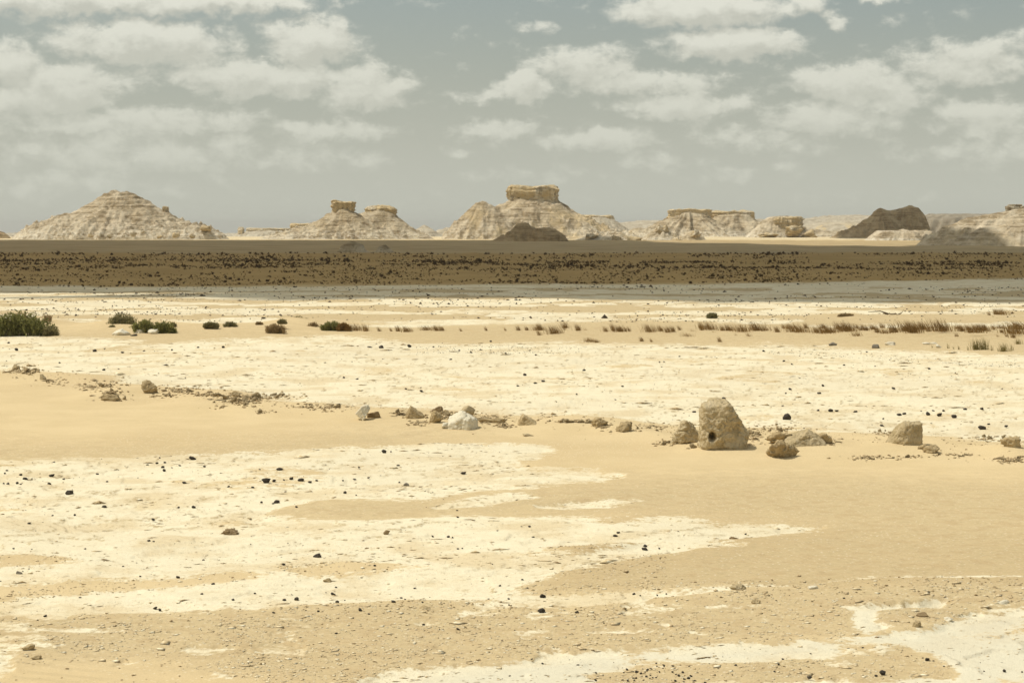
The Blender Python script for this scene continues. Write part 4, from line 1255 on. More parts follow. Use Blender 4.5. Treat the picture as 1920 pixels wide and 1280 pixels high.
DARKS = []
MARKS = [('the largest boulder', 1360, 800), ('the square-topped boulder', 1700, 812), ('the white wedge boulder', 867, 790), ('the white egg-shaped stone', 679, 775), ('the big black faceted stone', 1476, 780),
         ('the brown stone flake cluster', 430, 998), ('the pointed dark stone at left', 129, 922), ('the grey pillow-shaped stone', 762, 908), ('the square brown block stone', 725, 998), ('the black loaf-shaped stone', 594, 1041),
         ('the round grey stone at left', 35, 1073), ('the large brown stone at lower right', 1731, 1153), ('the arched brown slab', 1377, 1008), ('the brown boulder of the left ridge', 279, 728), ('the three white rocks by the shrubs', 260, 623),
         ('the tallest green reed clump', 1838, 645), ('the pale pointed slab', 1385, 1102), ('the half-buried tan stone at lower left', 52, 1214), ('the black pebble nest', 1245, 1258), ('the tan wedge stone', 614, 1088),
         ('the grey half-round stone', 1562, 645), ('the triangular brown rock', 987, 790), ('the wide tan stone at lower middle', 797, 1139), ('the long low brown rock', 206, 747)]
REST = []
for i, (px, py, w) in enumerate(stones):
    if i >= 290:
        REST.append((px, py, w)); continue
    x, y, z = on_ground(px, py + w * .2)
    s = w * y / F * 1.04
    o = obj('dark_stone', STONE_MESH[i % 9], None, loc=(x, y, z), rot=(rng.uniform(-.2, .2), rng.uniform(-.2, .2), rng.uniform(0, 6.28)), scale=(s, s, s * rng.uniform(.8, 1.15)))
    lab, gp = stone_zone(px, py)
    tag(o, lab, 'stone', gp)
    if gp != 'black pebble nest': DARKS.append((px, py, o))
order_by_landmark(DARKS, MARKS, 'dark stone')

# --- chips and pebbles nobody could count
def scatter_mesh(name, label, pts, size, mat, flat=.5, seed=0, long=None):
    """many small stones joined in one mesh"""
    rs = np.random.RandomState(seed)
    n = len(pts)
    bank = []
    for k in range(8):
        v = np.array([(1, 0, 0), (-1, 0, 0), (0, 1, 0), (0, -1, 0), (0, 0, 1), (0, 0, -.5), (.7, .7, .4), (-.6, .6, .5)])[:6] * rs.uniform(.6, 1.15, (6, 1))
        v = v + rs.uniform(-.22, .22, v.shape)
        bank.append(v)
    bank = np.array(bank)
    F8 = np.array([(0, 2, 4), (2, 1, 4), (1, 3, 4), (3, 0, 4), (2, 0, 5), (1, 2, 5), (3, 1, 5), (0, 3, 5)])
    kk = rs.randint(0, 8, n)
    V = bank[kk]
    th = rs.uniform(0, 6.28, n) if long is None else rs.randn(n) * .35
    c, s = np.cos(th), np.sin(th)
    el_ = rs.uniform(.6, 1.3, n) if long is None else rs.uniform(long[0], long[1], n)
    X = V[..., 0] * el_[:, None]; Y = V[..., 1]
    x = X * c[:, None] - Y * s[:, None]; y = X * s[:, None] + Y * c[:, None]
    z = V[..., 2] * flat * rs.uniform(.6, 1.3, n)[:, None]
    sz = (size / 2)[:, None]
    P = np.stack([pts[:, 0][:, None] + x * sz, pts[:, 1][:, None] + y * sz, pts[:, 2][:, None] + z * sz + sz * flat * .25], -1).reshape(-1, 3)
    f = (F8[None] + (np.arange(n) * 6)[:, None, None]).reshape(-1, 3)
    o = obj(name, mesh_from(name, P, f, smooth=False), mat)
    tag(o, label, kind='stuff')
    return o


nr_ = np.random.RandomState(12)
def sample_px(n, x0, x1, y0, y1, accept=None, depthpow=1.0):
    u = nr_.uniform(x0, x1, n); v = y0 + (y1 - y0) * nr_.rand(n) ** depthpow
    x, y = at(u, v)
    if accept is not None:
        k = accept(x, y, u, v)
        x, y, u, v = x[k], y[k], u[k], v[k]
    z = gz_many(x, y)
    return np.stack([x, y, z], 1), y / F, u, v


pos_mat = []
def gravel_material(name, cols):
    m, t, b = material(name)
    n = t.noise(t.node('ShaderNodeNewGeometry').outputs['Position'], 9.0, 2, .5)
    c = t.mix(t.ramp(n, .42, .5), cols[0], cols[1])
    c = t.mix(t.ramp(n, .54, .60), c, cols[2])
    t.put(b.inputs['Base Color'], c)
    return m


M_CHIP = gravel_material('chalk_chips', [(.56, .43, .245), (.72, .59, .37), (.82, .74, .54)])
M_PEB = gravel_material('dark_pebbles', [(.045, .037, .028), (.09, .07, .05), (.16, .12, .075)])
M_TANCHIP = gravel_material('tan_chips', [(.36, .26, .14), (.56, .44, .26), (.25, .17, .08)])


def in_sandy(x, y, u, v):
    c = covers(x, y)
    return (c[0] > .6) & (c[1] > .35) & (nr_.rand(len(x)) < .35 + .65 * sstep(fbm2(x / 1.2, y / 1.2, 3, 90), -.2, .4))


pts, k, u, v = sample_px(36000, -60, 1980, 1095, 1300, in_sandy)
scatter_mesh('gravel', 'pale and tan stone chips strewn over the near sand', pts, nr_.lognormal(0, .6, len(pts)) * 4.0 * k, M_CHIP, .20, 1)
def in_sandy2(x, y, u, v):
    c = covers(x, y)
    bank = np.exp(-((v - np.interp(u, [600, 900, 1100, 1300, 1500, 1920], [1125, 1135, 1150, 1118, 1108, 1100])) / 11) ** 2)
    return (c[0] > .5) & (nr_.rand(len(x)) < .10 + .9 * bank)
pts, k, u, v = sample_px(9000, -60, 1980, 1085, 1300, in_sandy2)
scatter_mesh('gravel', 'brown stone chips along the near gravel bank', pts, nr_.lognormal(0, .45, len(pts)) * 4.2 * k, M_TANCHIP, .5, 2)
def streaks(x, y, u, v):
    c = covers(x, y)
    return (c[0] > .42) & (nr_.rand(len(x)) < .25 + .75 * sstep(fbm2(x / .9, y / .9, 3, 190), -.1, .4))
pts, k, u, v = sample_px(9000, -60, 1250, 1012, 1128, streaks)
scatter_mesh('gravel', 'tan and pale chips lying in the sand streaks of the left chalk', pts, nr_.lognormal(0, .55, len(pts)) * 3.2 * k, M_CHIP, .34, 33)
pts, k, u, v = sample_px(2600, -60, 1250, 1012, 1128, streaks)
scatter_mesh('gravel', 'brown crumbs in the sand streaks of the left chalk', pts, nr_.lognormal(0, .5, len(pts)) * 3.0 * k, M_TANCHIP, .5, 34)
def in_chalk(x, y, u, v):
    c = covers(x, y)
    h = fbm2(x / 3.0, y / 2.2, 4, 61, .5) * 2.4 + .6 * fbm2(x / 9., y / 6., 2, 66)
    fr = h - np.floor(h)
    return (c[0] < .5) & ((fr > .74) | (nr_.rand(len(x)) < .12))
pts, k, u, v = sample_px(16000, -60, 1980, 632, 1290, in_chalk)
scatter_mesh('gravel', 'thin chalk flakes lying along the broken ledge edges', pts, nr_.lognormal(0, .6, len(pts)) * 3.6 * k, M_CHIP, .30, 3)
def ledges(x, y, u, v):
    c = covers(x, y)
    gate = sstep(fbm2(x / 3.5, y / 2.5, 4, 168), -.05, .40)
    return (c[0] < .56) & (nr_.rand(len(x)) < .06 + .94 * gate)
pts, k, u, v = sample_px(15000, -60, 1980, 632, 1290, ledges)
scatter_mesh('gravel', 'long thin tan flakes where the chalk beds break off', pts, nr_.lognormal(0, .5, len(pts)) * 2.6 * k, M_TANCHIP, .55, 23, (1.2, 4.5))
# rubble chips of the ridge
def near_ridge(x, y, u, v):
    line = np.interp(u, [0, 130, 270, 400, 560, 700, 900, 1100, 1250, 1550, 1920], [698, 712, 730, 743, 762, 772, 782, 792, 806, 818, 840])
    d = (v - line) / np.where(v > line, 16, 12)
    return nr_.rand(len(x)) < np.exp(-d * d) * (.25 + .75 * sstep(fbm2(x / 1.5, y / 1.5, 3, 95), -.1, .5))
pts, k, u, v = sample_px(15000, -60, 1980, 670, 880, near_ridge)
scatter_mesh('gravel', 'crumbled tan chips along the boulder ridge', pts, nr_.lognormal(0, .5, len(pts)) * 3.4 * k, M_TANCHIP, .5, 4)
cpts = []; csz = []
for (cx, cy, hw, hd, n, lo, hi, where) in CLUSTERS:
    for k in range(n * 9):
        a = on_ground(cx + rng.gauss(0, .75) * hw, cy + rng.gauss(0, .62) * hd)
        cpts.append(a); csz.append(rng.uniform(.3, .95) ** 1.5 * 1.25 * hi * a[1] / F)
scatter_mesh('gravel', 'broken tan flakes heaped between the ridge rocks', np.array(cpts), np.array(csz), M_TANCHIP, .55, 14)
# dark pebbles: leftovers, tiny ones everywhere on chalk, thick on the far chalk
P = np.array([on_ground(a, b_) for a, b_, w in REST]) if REST else np.zeros((0, 3))
S = np.array([w * p[1] / F for (a, b_, w), p in zip(REST, P)]) if REST else np.zeros(0)
def chalk_only(x, y, u, v):
    return (covers(x, y)[0] < .62) & (nr_.rand(len(x)) < .15 + .85 * sstep(fbm2(x / 5., y / 5., 3, 97), -.1, .45))
p1, k1, u, v = sample_px(2400, -60, 1980, 640, 1290, chalk_only)
p2, k2, u, v = sample_px(7000, -60, 1980, 536, 606, lambda x, y, u, v: nr_.rand(len(x)) < .10 + .9 * sstep(fbm2(x / 16., y / 7., 3, 98), -.05, .45))
p3, k3, u, v = sample_px(900, 1440, 1960, 655, 692, lambda x, y, u, v: np.abs(v - np.interp(u, [1440, 1650, 1900], [658, 668, 686])) < 6)
p4, k4, u, v = sample_px(500, 780, 1100, 650, 664)
p5, k5, u, v = sample_px(900, -20, 1500, 1120, 1290, in_sandy)
scatter_mesh('gravel', 'fine dark pebbles sprinkled over the chalk', np.concatenate([P, p1, p2, p3, p4, p5]),
             np.concatenate([S, nr_.lognormal(0, .4, len(k1)) * 2.3 * k1, nr_.lognormal(0, .45, len(k2)) * 2.9 * k2, nr_.lognormal(0, .3, len(k3)) * 1.8 * k3, nr_.lognormal(0, .3, len(k4)) * 1.7 * k4, nr_.lognormal(0, .35, len(k5)) * 2.4 * k5]), M_PEB, .6, 5)

# ----------------------------------------------------------------- plants
def blades(n, h, spread, lean, seed, width=.012, segs=3, curl=.5):
    """grass blades: tapered curved strips; lean is the wind direction offset at the tip"""
    rs = np.random.RandomState(seed)
    V = []; Fc = []
    for i in range(n):
        bx, by = rs.randn(2) * spread
        hh = h * rs.uniform(.45, 1.0)
        tipx = lean[0] * hh * rs.uniform(.5, 1.3) + rs.randn() * .16 * hh
        tipy = lean[1] * hh * rs.uniform(.5, 1.3) + rs.randn() * .16 * hh
        a = rs.uniform(0, 6.28); wx, wy = math.cos(a) * width, math.sin(a) * width
        b0 = len(V)
        for s in range(segs + 1):
            q = s / segs
            px = bx + tipx * q ** (1 + curl); py = by + tipy * q ** (1 + curl); pz = hh * q * (1 - .12 * q)
            ww = (1 - q) ** .7 if s < segs else .05
            V.append((px - wx * ww, py - wy * ww, pz)); V.append((px + wx * ww, py + wy * ww, pz))
        for s in range(segs):
            Fc.append((b0 + 2 * s, b0 + 2 * s + 1, b0 + 2 * s + 3, b0 + 2 * s + 2))
    return np.array(V), np.array(Fc)


TUFT = []
for k in range(7):
    V, Fc = blades([80, 130, 190, 55, 100, 160, 40][k], 1.0, [.15, .25, .42, .11, .20, .32, .10][k], (-.38, -.05), 40 + k, .014)
    me = mesh_from('grass_tuft', V, Fc)
    me.materials.append(M_REED)
    TUFT.append(me)
GREEN_TUFT = []
for k in range(3):
    V, Fc = blades([70, 110, 24][k], 1.0, [.12, .22, .08][k], (-.16, 0), 60 + k, .013)
    me = mesh_from('grass_tuft', V, Fc)
    me.materials.append(M_REEDG)
    GREEN_TUFT.append(me)

# read off the photograph: x, foot y, height px, thickness class
TUFTS = [(668, 620, 12, 2), (686, 621, 13, 0), (712, 621, 8, 3), (734, 621, 8, 3), (747, 621, 10, 0), (764, 622, 10, 1), (800, 619, 8, 2), (820, 620, 10, 1), (830, 620, 8, 0), (865, 621, 7, 3), (912, 620, 8, 3), (948, 620, 7, 3),
         (973, 621, 10, 0), (1010, 619, 9, 2), (1013, 619, 12, 0), (1042, 627, 15, 1), (1060, 621, 8, 3), (1084, 619, 11, 0), (1101, 624, 8, 3), (1106, 641, 8, 2), (1119, 642, 6, 2), (1136, 623, 11, 0), (1165, 622, 11, 2), (1180, 620, 8, 3), (1204, 640, 8, 0), (1219, 622, 13, 1), (1222, 641, 7, 3),
         (1238, 620, 10, 0), (1252, 622, 10, 1), (1262, 621, 10, 0), (1290, 634, 9, 2), (1300, 628, 10, 0), (1307, 629, 8, 3), (1315, 617, 12, 0), (1330, 618, 13, 2), (1340, 628, 8, 3), (1350, 641, 9, 0), (1368, 620, 11, 1), (1382, 634, 8, 3), (1392, 621, 12, 2),
         (1406, 634, 10, 3), (1415, 620, 16, 0), (1428, 626, 18, 1), (1440, 626, 11, 0), (1458, 622, 10, 0), (1480, 629, 11, 3), (1493, 622, 14, 2), (1505, 628, 14, 1), (1512, 616, 10, 0), (1530, 622, 9, 3), (1550, 622, 9, 0), (1572, 618, 12, 0), (1586, 621, 16, 2),
         (1592, 619, 12, 1), (1607, 633, 11, 1), (1620, 619, 10, 2), (1645, 623, 12, 0), (1655, 617, 12, 0), (1660, 629, 12, 2), (1676, 624, 17, 0), (1684, 630, 10, 3), (1698, 627, 9, 3), (1708, 624, 20, 2), (1714, 623, 16, 1), (1712, 630, 8, 3), (1733, 619, 15, 1), (1741, 628, 14, 2), (1754, 628, 12, 3),
         (1759, 628, 14, 0), (1764, 620, 19, 2), (1768, 620, 12, 1), (1778, 630, 8, 3), (1795, 635, 10, 0), (1802, 620, 12, 0), (1830, 623, 13, 2), (1837, 620, 12, 1), (1847, 618, 10, 0), (1858, 631, 12, 0), (1862, 617, 9, 3), (1878, 618, 10, 2), (1889, 633, 9, 3), (1900, 634, 11, 0), (1904, 625, 18, 2), (1912, 618, 15, 1),
         (1872, 634, 7, 3), (1640, 618, 8, 3), (1470, 617, 8, 3), (1355, 620, 9, 0), (1275, 619, 9, 3), (1150, 620, 8, 3), (1560, 623, 9, 2), (1816, 618, 9, 0), (1608, 617, 9, 3), (1700, 620, 12, 0), (1868, 590, 10, 0), (1878, 590, 11, 2), (1855, 591, 7, 3), (1900, 588, 6, 3)]
tr = random.Random(9)
TUFT_LIST = []
for k in range(30):
    TUFTS.append((tr.uniform(960, 1925) if k % 4 else tr.uniform(1500, 1925), tr.choice((617, 619, 621, 624, 628)) + tr.uniform(-2, 3), tr.uniform(5, 13), tr.choice((0, 3, 3, 1, 2))))
for i, (px, py, hp, cl) in enumerate(TUFTS):
    x, y, z = on_ground(px, py)
    h = hp * y / F * 1.6
    me = TUFT[[0, 1, 2, 3][cl]] if i % 2 == 0 else TUFT[[4, 5, 2, 6][cl]]
    o = obj('grass_tuft', me, None, loc=(x, y, z - .02), rot=(0, 0, tr.uniform(-.35, .35)), scale=(h * tr.uniform(.9, 1.25), h, h))
    if py < 600: lab, gp = 'brown tufts alone on the far gravel at right', 'far right grass tufts'
    elif px < 960: lab, gp = 'short tufts trailing right of the green shrubs', 'grass tufts left of the middle'
    elif py > 633: lab, gp = 'small tufts on bare sand before the grass row', 'grass tufts before the row'
    elif px < 1400: lab, gp = 'dry tufts in the thin middle of the grass row', 'grass tufts of the middle row'
    else: lab, gp = 'dry tufts in the grass row\'s dense right part', 'grass tufts of the right row'
    tag(o, lab, 'grass tuft', gp)
    TUFT_LIST.append((px, o, lab))
order_from_left(TUFT_LIST)
REED_LIST = []
for i, (px, py, hp, cl) in enumerate([(1833, 655, 24, 1), (1845, 655, 26, 0), (1884, 659, 20, 1), (1778, 653, 14, 2), (1798, 655, 12, 2), (1860, 657, 15, 2), (1898, 657, 16, 2), (1748, 652, 9, 2), (1815, 656, 11, 2), (1910, 645, 13, 1), (1872, 658, 9, 2), (1788, 654, 8, 2)]):
    x, y, z = on_ground(px, py)
    h = hp * y / F * 1.15
    o = obj('grass_tuft', GREEN_TUFT[cl], None, loc=(x, y, z - .02), rot=(0, 0, tr.uniform(-.3, .3)), scale=(h, h, h))
    if cl == 2:
        tag(o, 'thin', 'reed', 'sparse reeds at right')
        REED_LIST.append((px, o, 'thin reed stalks around the tall green clumps'))
    else: tag(o, ['tallest thick green reed clump at right, its left half', 'tallest thick green reed clump at right, its right half', 'green reed clump right of the tallest one', '', '', '', '', '', '', 'brown green reed clump cut by the right edge'][i], 'reed')

order_from_left(REED_LIST)


def shrub(label, px, py, wpx, hpx, mat, seed, leaf=.05, dens=1.0, depth=.7, droop=0.0, group=None, n=None, name='shrub', spiky=.5):
    """an upright bushy shrub: woody stems from the foot, leaf sprays along them"""
    rs = np.random.RandomState(seed)
    x, y, z = on_ground(px, py)
    k = y / F
    w, h = wpx * k, hpx * k
    ns = n or int(26 * dens * max(1.0, w / h))
    SV = []; SF = []; LV = []; LF = []
    for i in range(ns):
        bx = rs.uniform(-.42, .42) * w; by = rs.uniform(-.35, .35) * w * depth
        env = math.sqrt(max(0.05, 1 - (bx / (w * .52)) ** 2))
        hh = h * env * rs.uniform(.55, 1.04)
        tx = bx + rs.randn() * .12 * h - .08 * h; ty = by + rs.randn() * .10 * h
        m = 5
        prev = None
        for s in range(m + 1):
            q = s / m
            p = np.array([bx + (tx - bx) * q + rs.randn() * .012 * h, by + (ty - by) * q, hh * q])
            rad = .010 * h * (1 - q) + .002
            b0 = len(SV)
            for a in (0, 2.1, 4.2):
                SV.append(p + np.array([math.cos(a) * rad, math.sin(a) * rad, 0]))
            if s:
                for a in range(3):
                    SF.append((b0 - 3 + a, b0 - 3 + (a + 1) % 3, b0 + (a + 1) % 3, b0 + a))
            nl = int(9 * dens) if q > .08 else 4
            for j in range(nl):
                ld = leaf * rs.uniform(.6, 1.4)
                c = p + np.array([rs.randn(), rs.randn(), rs.randn() * .6]) * h * .07
                d = np.array([rs.randn() * .6 - .15, rs.randn() * .6, rs.uniform(.2, 1.2)]); d /= np.linalg.norm(d)
                sd = np.cross(d, rs.randn(3)); sd /= np.linalg.norm(sd) + 1e-6
                b1 = len(LV)
                LV += [c - sd * ld * .13, c + d * ld * .5 - sd * ld * .24 * (1 - spiky * .5), c + d * ld * 1.2, c + d * ld * .5 + sd * ld * .24 * (1 - spiky * .5)]
                LF.append((b1, b1 + 1, b1 + 2, b1 + 3))
    e = bpy.data.objects.new(name, None)
    link(e)
    e.location = (x, y + w * depth * .25, z - .02)
    tag(e, label, name, group)
    obj('stem', mesh_from('stem', np.array(SV), np.array(SF)), M_STEM, parent=e)
    obj('foliage', mesh_from('foliage', np.array(LV), np.array(LF), smooth=False), mat, parent=e)
    return e


shrub('large dense dark green shrub cut off by the left edge', 40, 630, 122, 42, M_GREEN, 1, leaf=.14, dens=1.25, depth=.5)
shrub('pale yellow-green low shrub at the right end of the large one', 96, 630, 30, 18, M_OLIVE, 2, leaf=.08, dens=1.1)
shrub('brown dry twiggy shrub behind the large green one', 37, 606, 30, 18, M_DRY, 3, leaf=.08, dens=.8)
shrub('thin dry twig bush right of the brown one behind the large shrub', 86, 602, 22, 13, M_DRY, 4, leaf=.07, dens=.5)
shrub('grey olive domed shrub standing behind the green one with white rocks', 230, 613, 50, 23, M_OLIVE, 5, leaf=.09, dens=1.2)
shrub('green shrub behind the three white rocks, left half', 270, 624, 42, 22, M_GREEN, 6, leaf=.10, dens=1.15)
shrub('green shrub behind the three white rocks, right half', 308, 627, 48, 22, M_GREEN, 7, leaf=.10, dens=1.2)
shrub('tiny olive bush left of the three white rocks', 211, 617, 12, 7, M_OLIVE, 8, leaf=.06, dens=.8)
shrub('tiny grey bush at the upper right of the green shrub', 324, 613, 13, 8, M_OLIVE, 9, leaf=.06, dens=.8)
shrub('low flat green bush, left of the close pair in the middle left', 396, 615, 30, 10, M_OLIVE, 10, leaf=.07, dens=1.1)
shrub('low domed green bush, right of the close pair in the middle left', 432, 617, 28, 13, M_OLIVE, 11, leaf=.07, dens=1.1)
shrub('pale twiggy bush on the sand in front of the middle shrubs', 516, 626, 40, 17, M_DRY, 12, leaf=.08, dens=1.0)
shrub('olive spreading shrub on its own sand mound', 561, 611, 40, 16, M_OLIVE, 13, leaf=.08, dens=1.3)
shrub('small pale bush just left of the olive mound shrub', 529, 607, 18, 8, M_OLIVE, 14, leaf=.06, dens=.8)
shrub('brown thin bush trailing right of the olive mound shrub', 588, 616, 20, 11, M_DRY, 15, leaf=.07, dens=.8)
shrub('dark green brown shrub where the dry grass row begins', 622, 620, 42, 15, M_GREEN, 16, leaf=.08, dens=1.4)
shrub('dry brown bush at the right of the dark green brown shrub', 645, 621, 26, 14, M_REED, 17, leaf=.08, dens=1.2)
shrub('lone small olive bush on the far gravel, right of the middle', 1336, 597, 20, 9, M_OLIVE, 18, leaf=.08, dens=1.0)
shrub('low straw-coloured bush on a far sand hummock', 1588, 596, 30, 7, M_DRY, 19, leaf=.08, dens=.9)
shrub('tiny dry bush on the far sand by the low bushes', 486, 609, 12, 5, M_DRY, 20, leaf=.06, dens=.7)

# a grey dead branch lying on the far gravel
def branch(label, a, b_, tip):
    x0, y0, z0 = on_ground(*a); x1, y1, z1 = on_ground(*b_)
    n = 14
    V = []; Fc = []
    def tube(pts, r0, r1):
        for i, p in enumerate(pts):
            q = i / (len(pts) - 1); r = r0 + (r1 - r0) * q
            b0 = len(V)
            for j in range(6):
                an = j * math.pi / 3
                V.append((p[0], p[1] + math.cos(an) * r, p[2] + math.sin(an) * r))
            if i:
                for j in range(6):
                    Fc.append((b0 - 6 + j, b0 - 6 + (j + 1) % 6, b0 + (j + 1) % 6, b0 + j))
    rs = random.Random(3)
    main = [(x0 + (x1 - x0) * i / n, y0 + (y1 - y0) * i / n + rs.uniform(-.1, .1), z0 + .06 + .03 * math.sin(i * 1.3) + rs.uniform(-.03, .03)) for i in range(n + 1)]
    tube(main, .03, .05)
    e = main[-1]
    tube([e, (e[0] + .15, e[1], e[2] + .08), (e[0] + .3, e[1] + .1, e[2] + .26)], .04, .012)
    m = main[5]
    tube([m, (m[0] - .5, m[1] - .3, m[2] + .16), (m[0] - 1.2, m[1] - .4, m[2] + .12)], .05, .015)
    o = obj('fallen_branch', mesh_from('fallen_branch', np.array(V), np.array(Fc)), M_STEM)
    tag(o, label, 'branch')
branch('fallen dead branch on the far gravel behind the reed row', (1655, 590), (1686, 590), None)

# --- the belt of dark bushes on the shaded plain
br = np.random.RandomState(77)
def belt_positions(n):
    bands = [(478.5, 1.6, .10), (483, 2.5, .10), (489.5, 1.2, .16), (495, 3.5, .24), (503, 4, .14), (511, 5, .12), (520, 5, .10), (528, 3, .10), (533, 1.5, .05)]
    w = np.array([b_[2] for b_ in bands]); w /= w.sum()
    i = br.choice(len(bands), n, p=w)
    u = br.uniform(-120, 2040, n)
    v = np.array([bands[k][0] for k in i]) + br.randn(n) * np.array([bands[k][1] for k in i])
    v = v + np.interp(u, [0, 500, 960, 1400, 1920], [0, -.5, 0, .5, 0])
    # patchy
    x, y = at(u, v)
    d = 1.3 * fbm2(u / 190., v / 7., 3, 5) + .5 * fbm2(u / 30., v / 3., 2, 8)
    right = sstep(u, 1100, 1900) * sstep(v, 505, 490) * .25
    keep = (br.rand(n) < np.clip(.55 + 1.1 * d - right, .04, 1)) & (v > 474) & (v < np.interp(u, [0, 960, 1500, 1920], [534, 536, 534, 526]))
    return x[keep], y[keep], u[keep], v[keep]


bx, by, bu, bv = belt_positions(27000)
bz = gz_many(bx, by)
bs = br.lognormal(0, .45, len(bx)) * 2.25 * by / F
bs = np.minimum(bs, 8 * by / F)
appar = bs / by
vis = (bu > 2) & (bu < 1918)
order = np.argsort(-(appar * vis))
BELT = []
def clump(seed, n, leaf):
    rs = np.random.RandomState(seed)
    V = []; Fc = []
    for i in range(n):
        a = rs.uniform(0, 6.28); r = rs.uniform(0, .42) ; hgt = rs.uniform(.05, .75) * math.sqrt(max(.1, 1 - (r / .55) ** 2))
        c = np.array([math.cos(a) * r, math.sin(a) * r, hgt])
        d = np.array([math.cos(a) * .7 - .25, math.sin(a) * .7, rs.uniform(.4, 1.1)]); d /= np.linalg.norm(d)
        sd = np.cross(d, rs.randn(3)); sd /= np.linalg.norm(sd)
        l = leaf * rs.uniform(.6, 1.3)
        b0 = len(V)
        V += [c - sd * l * .25 - d * l * .3, c + sd * l * .25 - d * l * .3, c + d * l * .8]
        Fc.append((b0, b0 + 1, b0 + 2))
    return np.array(V), np.array(Fc)
for k in range(6):
    V, Fc = clump(200 + k, 46, .42)
    me = mesh_from('desert_bush', V, Fc, smooth=False)
    me.materials.append(M_BELT)
    BELT.append(me)
head = order[:296]
for j, i in enumerate(head):
    s = float(bs[i])
    o = obj('desert_bush', BELT[j % 6], None, loc=(float(bx[i]), float(by[i]), float(bz[i]) - .03), rot=(0, 0, float(br.uniform(-.6, .6))), scale=(s, s, s * .85))
    under = next(n for lim, n in ((220, 'broad cone\'s left half'), (430, 'broad cone\'s right half'), (570, 'gap beside the broad cone'), (665, 'left twin cap'), (790, 'right twin cap'), (935, 'tallest butte\'s left shoulder'),
                                  (1060, 'tallest butte\'s table'), (1200, 'tallest butte\'s right foot'), (1335, 'left cap slab mesa'), (1420, 'right cap slab mesa'), (1540, 'overhanging brown block'), (1750, 'brown rounded hill'), (9999, 'right ridge')) if bu[i] < lim)
    where = 'near rows' if bv[i] > 512 else ('middle rows' if bv[i] > 498 else 'far rows')
    tag(o, 'dark bush in the belt\'s %s, below the %s' % (where, under), 'bush', 'bushes in the %s below the %s' % (where, under))
rest = order[296:]
V8, F8_ = [], []
LOW = [clump(300 + k, 8, .8) for k in range(5)]
off = 0
for j, i in enumerate(rest):
    V, Fc = LOW[j % 5]
    s = bs[i]
    V8.append(V * np.array([s, s, s * .85]) + np.array([bx[i], by[i], bz[i] - .03]))
    F8_.append(Fc + off); off += len(V)
o = obj('vegetation', mesh_from('vegetation', np.concatenate(V8), np.concatenate(F8_), smooth=False), M_BELT)
tag(o, 'countless tiny dark bushes dotting the shaded sand plain', kind='stuff')

# ----------------------------------------------------------------- the clouds whose shadows lie on the plain and the hills
M_CLOUD, t, b = material('cloud_white')
b.inputs['Base Color'].default_value = (.86, .86, .86, 1)
tr_ = t.node('ShaderNodeBsdfTranslucent')
tr_.inputs[0].default_value = (.80, .80, .80, 1)
mx = t.node('ShaderNodeMixShader')
mx.inputs[0].default_value = .22
t.l.new(b.outputs[0], mx.inputs[1]); t.l.new(tr_.outputs[0], mx.inputs[2])
t.l.new(mx.outputs[0], t.n['Material Output'].inputs[0])


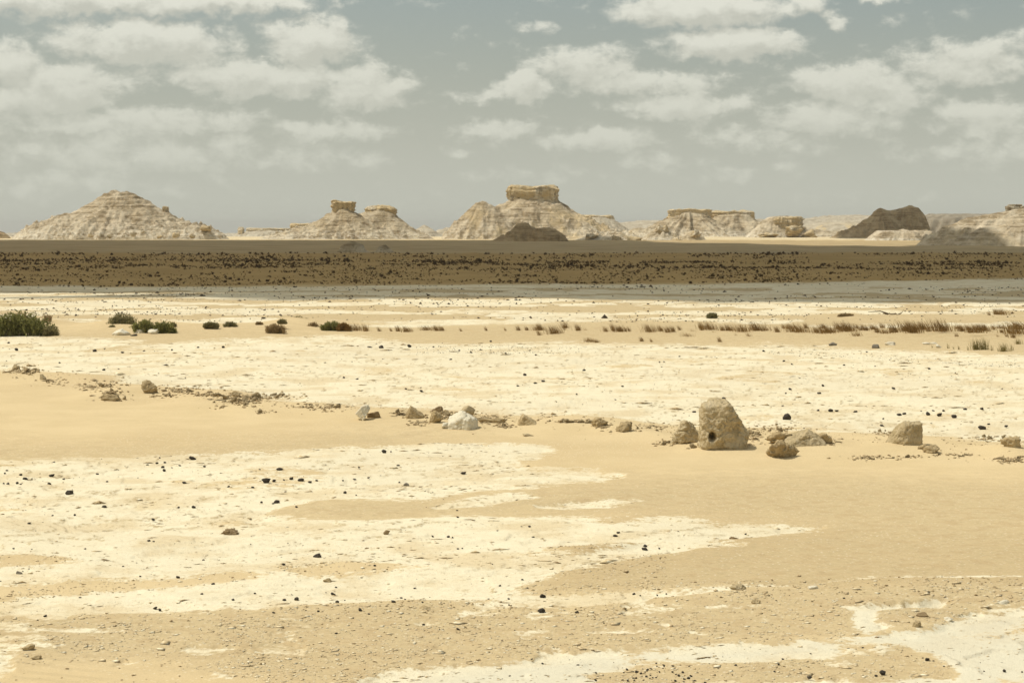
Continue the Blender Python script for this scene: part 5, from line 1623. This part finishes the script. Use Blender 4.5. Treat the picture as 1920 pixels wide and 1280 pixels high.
def build_cloud(label, shadow, alt, cell, seed, rag=8.0):
    """a flat-bottomed cumulus; 'shadow' is the outline of its shade on level ground"""
    off = SUN_DIR * (alt / SUN_DIR.z)
    P = np.array(shadow, float)
    lo, hi = P.min(0) - 2 * cell, P.max(0) + 2 * cell
    xs = np.arange(lo[0], hi[0], cell); ys = np.arange(lo[1], hi[1], cell)
    Y, X = np.meshgrid(ys, xs, indexing='ij')
    def sdf(x, y):
        return poly_sd(x, y, shadow) + rag * fbm2(x / 40. + seed, y / 40., 4, seed, .6)
    s = sdf(X, Y)
    e = .5
    gx = (sdf(X + e, Y) - s) / e; gy = (sdf(X, Y + e) - s) / e
    gl = np.maximum(np.hypot(gx, gy), .3)
    out = (s < 0) & (s > -cell * 1.6)
    X2 = np.where(out, X - s * gx / gl ** 2, X); Y2 = np.where(out, Y - s * gy / gl ** 2, Y)
    inn = np.clip(s, 0, None)
    hgt = 55 * (1 - np.exp(-inn / 35.)) * (1 + .6 * fbm2(X / 50., Y / 50., 4, seed + 3)) + 0
    bot = -4 * (1 - np.exp(-inn / 25.)) * (1 + .6 * fbm2(X / 30., Y / 30., 3, seed + 5))
    f = grid_faces(*X.shape)
    keep = (s.ravel()[f] > -cell * 1.6).all(1) & (s.ravel()[f] > 0).any(1)
    f = f[keep]
    n = X.size
    top = np.stack([X2.ravel() + off.x, Y2.ravel() + off.y, alt + np.where(out, 0, hgt).ravel()], 1)
    bt = np.stack([X2.ravel() + off.x, Y2.ravel() + off.y, alt - .3 + np.where(out, 0, bot).ravel()], 1)
    V = np.concatenate([top, bt]); Fa = np.concatenate([f, f[:, ::-1] + n])
    used = np.unique(Fa); rm = -np.ones(len(V), int); rm[used] = np.arange(len(used))
    c0 = V[used].mean(0)
    o = obj('cloud', mesh_from('cloud', V[used] - c0, rm[Fa]), M_CLOUD, loc=tuple(c0))
    tag(o, label, 'cloud', kind='structure')
    return o


def gp(px, py):
    return at(px, py)

shadow_plain = [gp(-700, 545), gp(-100, 549), gp(60, 545), gp(200, 549), gp(380, 543), gp(560, 547), gp(700, 555), gp(850, 549), gp(1000, 551), gp(1120, 558), gp(1240, 554), gp(1400, 565), gp(1560, 558), gp(1720, 569), gp(1850, 561), gp(1960, 568), gp(2500, 565),
                (260, 300), (210, 400), gp(1900, 467), gp(1760, 463), gp(1620, 461), gp(1400, 457.5), (48, 640), (42, 712), (-2, 718), (-20, 708), (-110, 716), (-170, 732), (-300, 750), (-420, 560), (-300, 250)]
build_cloud('broad overhead cumulus whose shade darkens the bush plain', shadow_plain, 320, 6.0, 1, 9.0)
# over the brown rounded hill
build_cloud('small cumulus shading the brown rounded hill', [(138, 800), (150, 890), (215, 905), (222, 820), (196, 780), (165, 775)], 320, 4.0, 2, 3.0)
build_cloud('small cumulus shading the left flank of the right ridge', [(102, 420), (104, 520), (118, 530), (126, 505), (129, 475), (136, 445), (140, 420)], 320, 3.0, 3, 2.5)

# ----------------------------------------------------------------- dusty air over the plain
M_HAZE = bpy.data.materials.new('dusty_air')
M_HAZE.use_nodes = True
ht = NT(M_HAZE.node_tree)
ht.n.clear()
pv = ht.node('ShaderNodeVolumePrincipled')
pv.inputs['Color'].default_value = (.93, .92, .86, 1)
pv.inputs['Density'].default_value = .00010
pv.inputs['Anisotropy'].default_value = .2
hout = ht.node('ShaderNodeOutputMaterial')
ht.l.new(pv.outputs[0], hout.inputs['Volume'])
hb = 20500.0
hv = [(x, y, z) for z in (-100.0, 45.0) for (x, y) in ((-hb, -hb), (hb, -hb), (hb, hb), (-hb, hb))]
hf = [(3, 2, 1, 0), (4, 5, 6, 7), (0, 1, 5, 4), (1, 2, 6, 5), (2, 3, 7, 6), (3, 0, 4, 7)]
haze = obj('haze', mesh_from('haze', hv, hf, smooth=False), M_HAZE)
tag(haze, 'thin dusty air over the desert plain', kind='stuff')
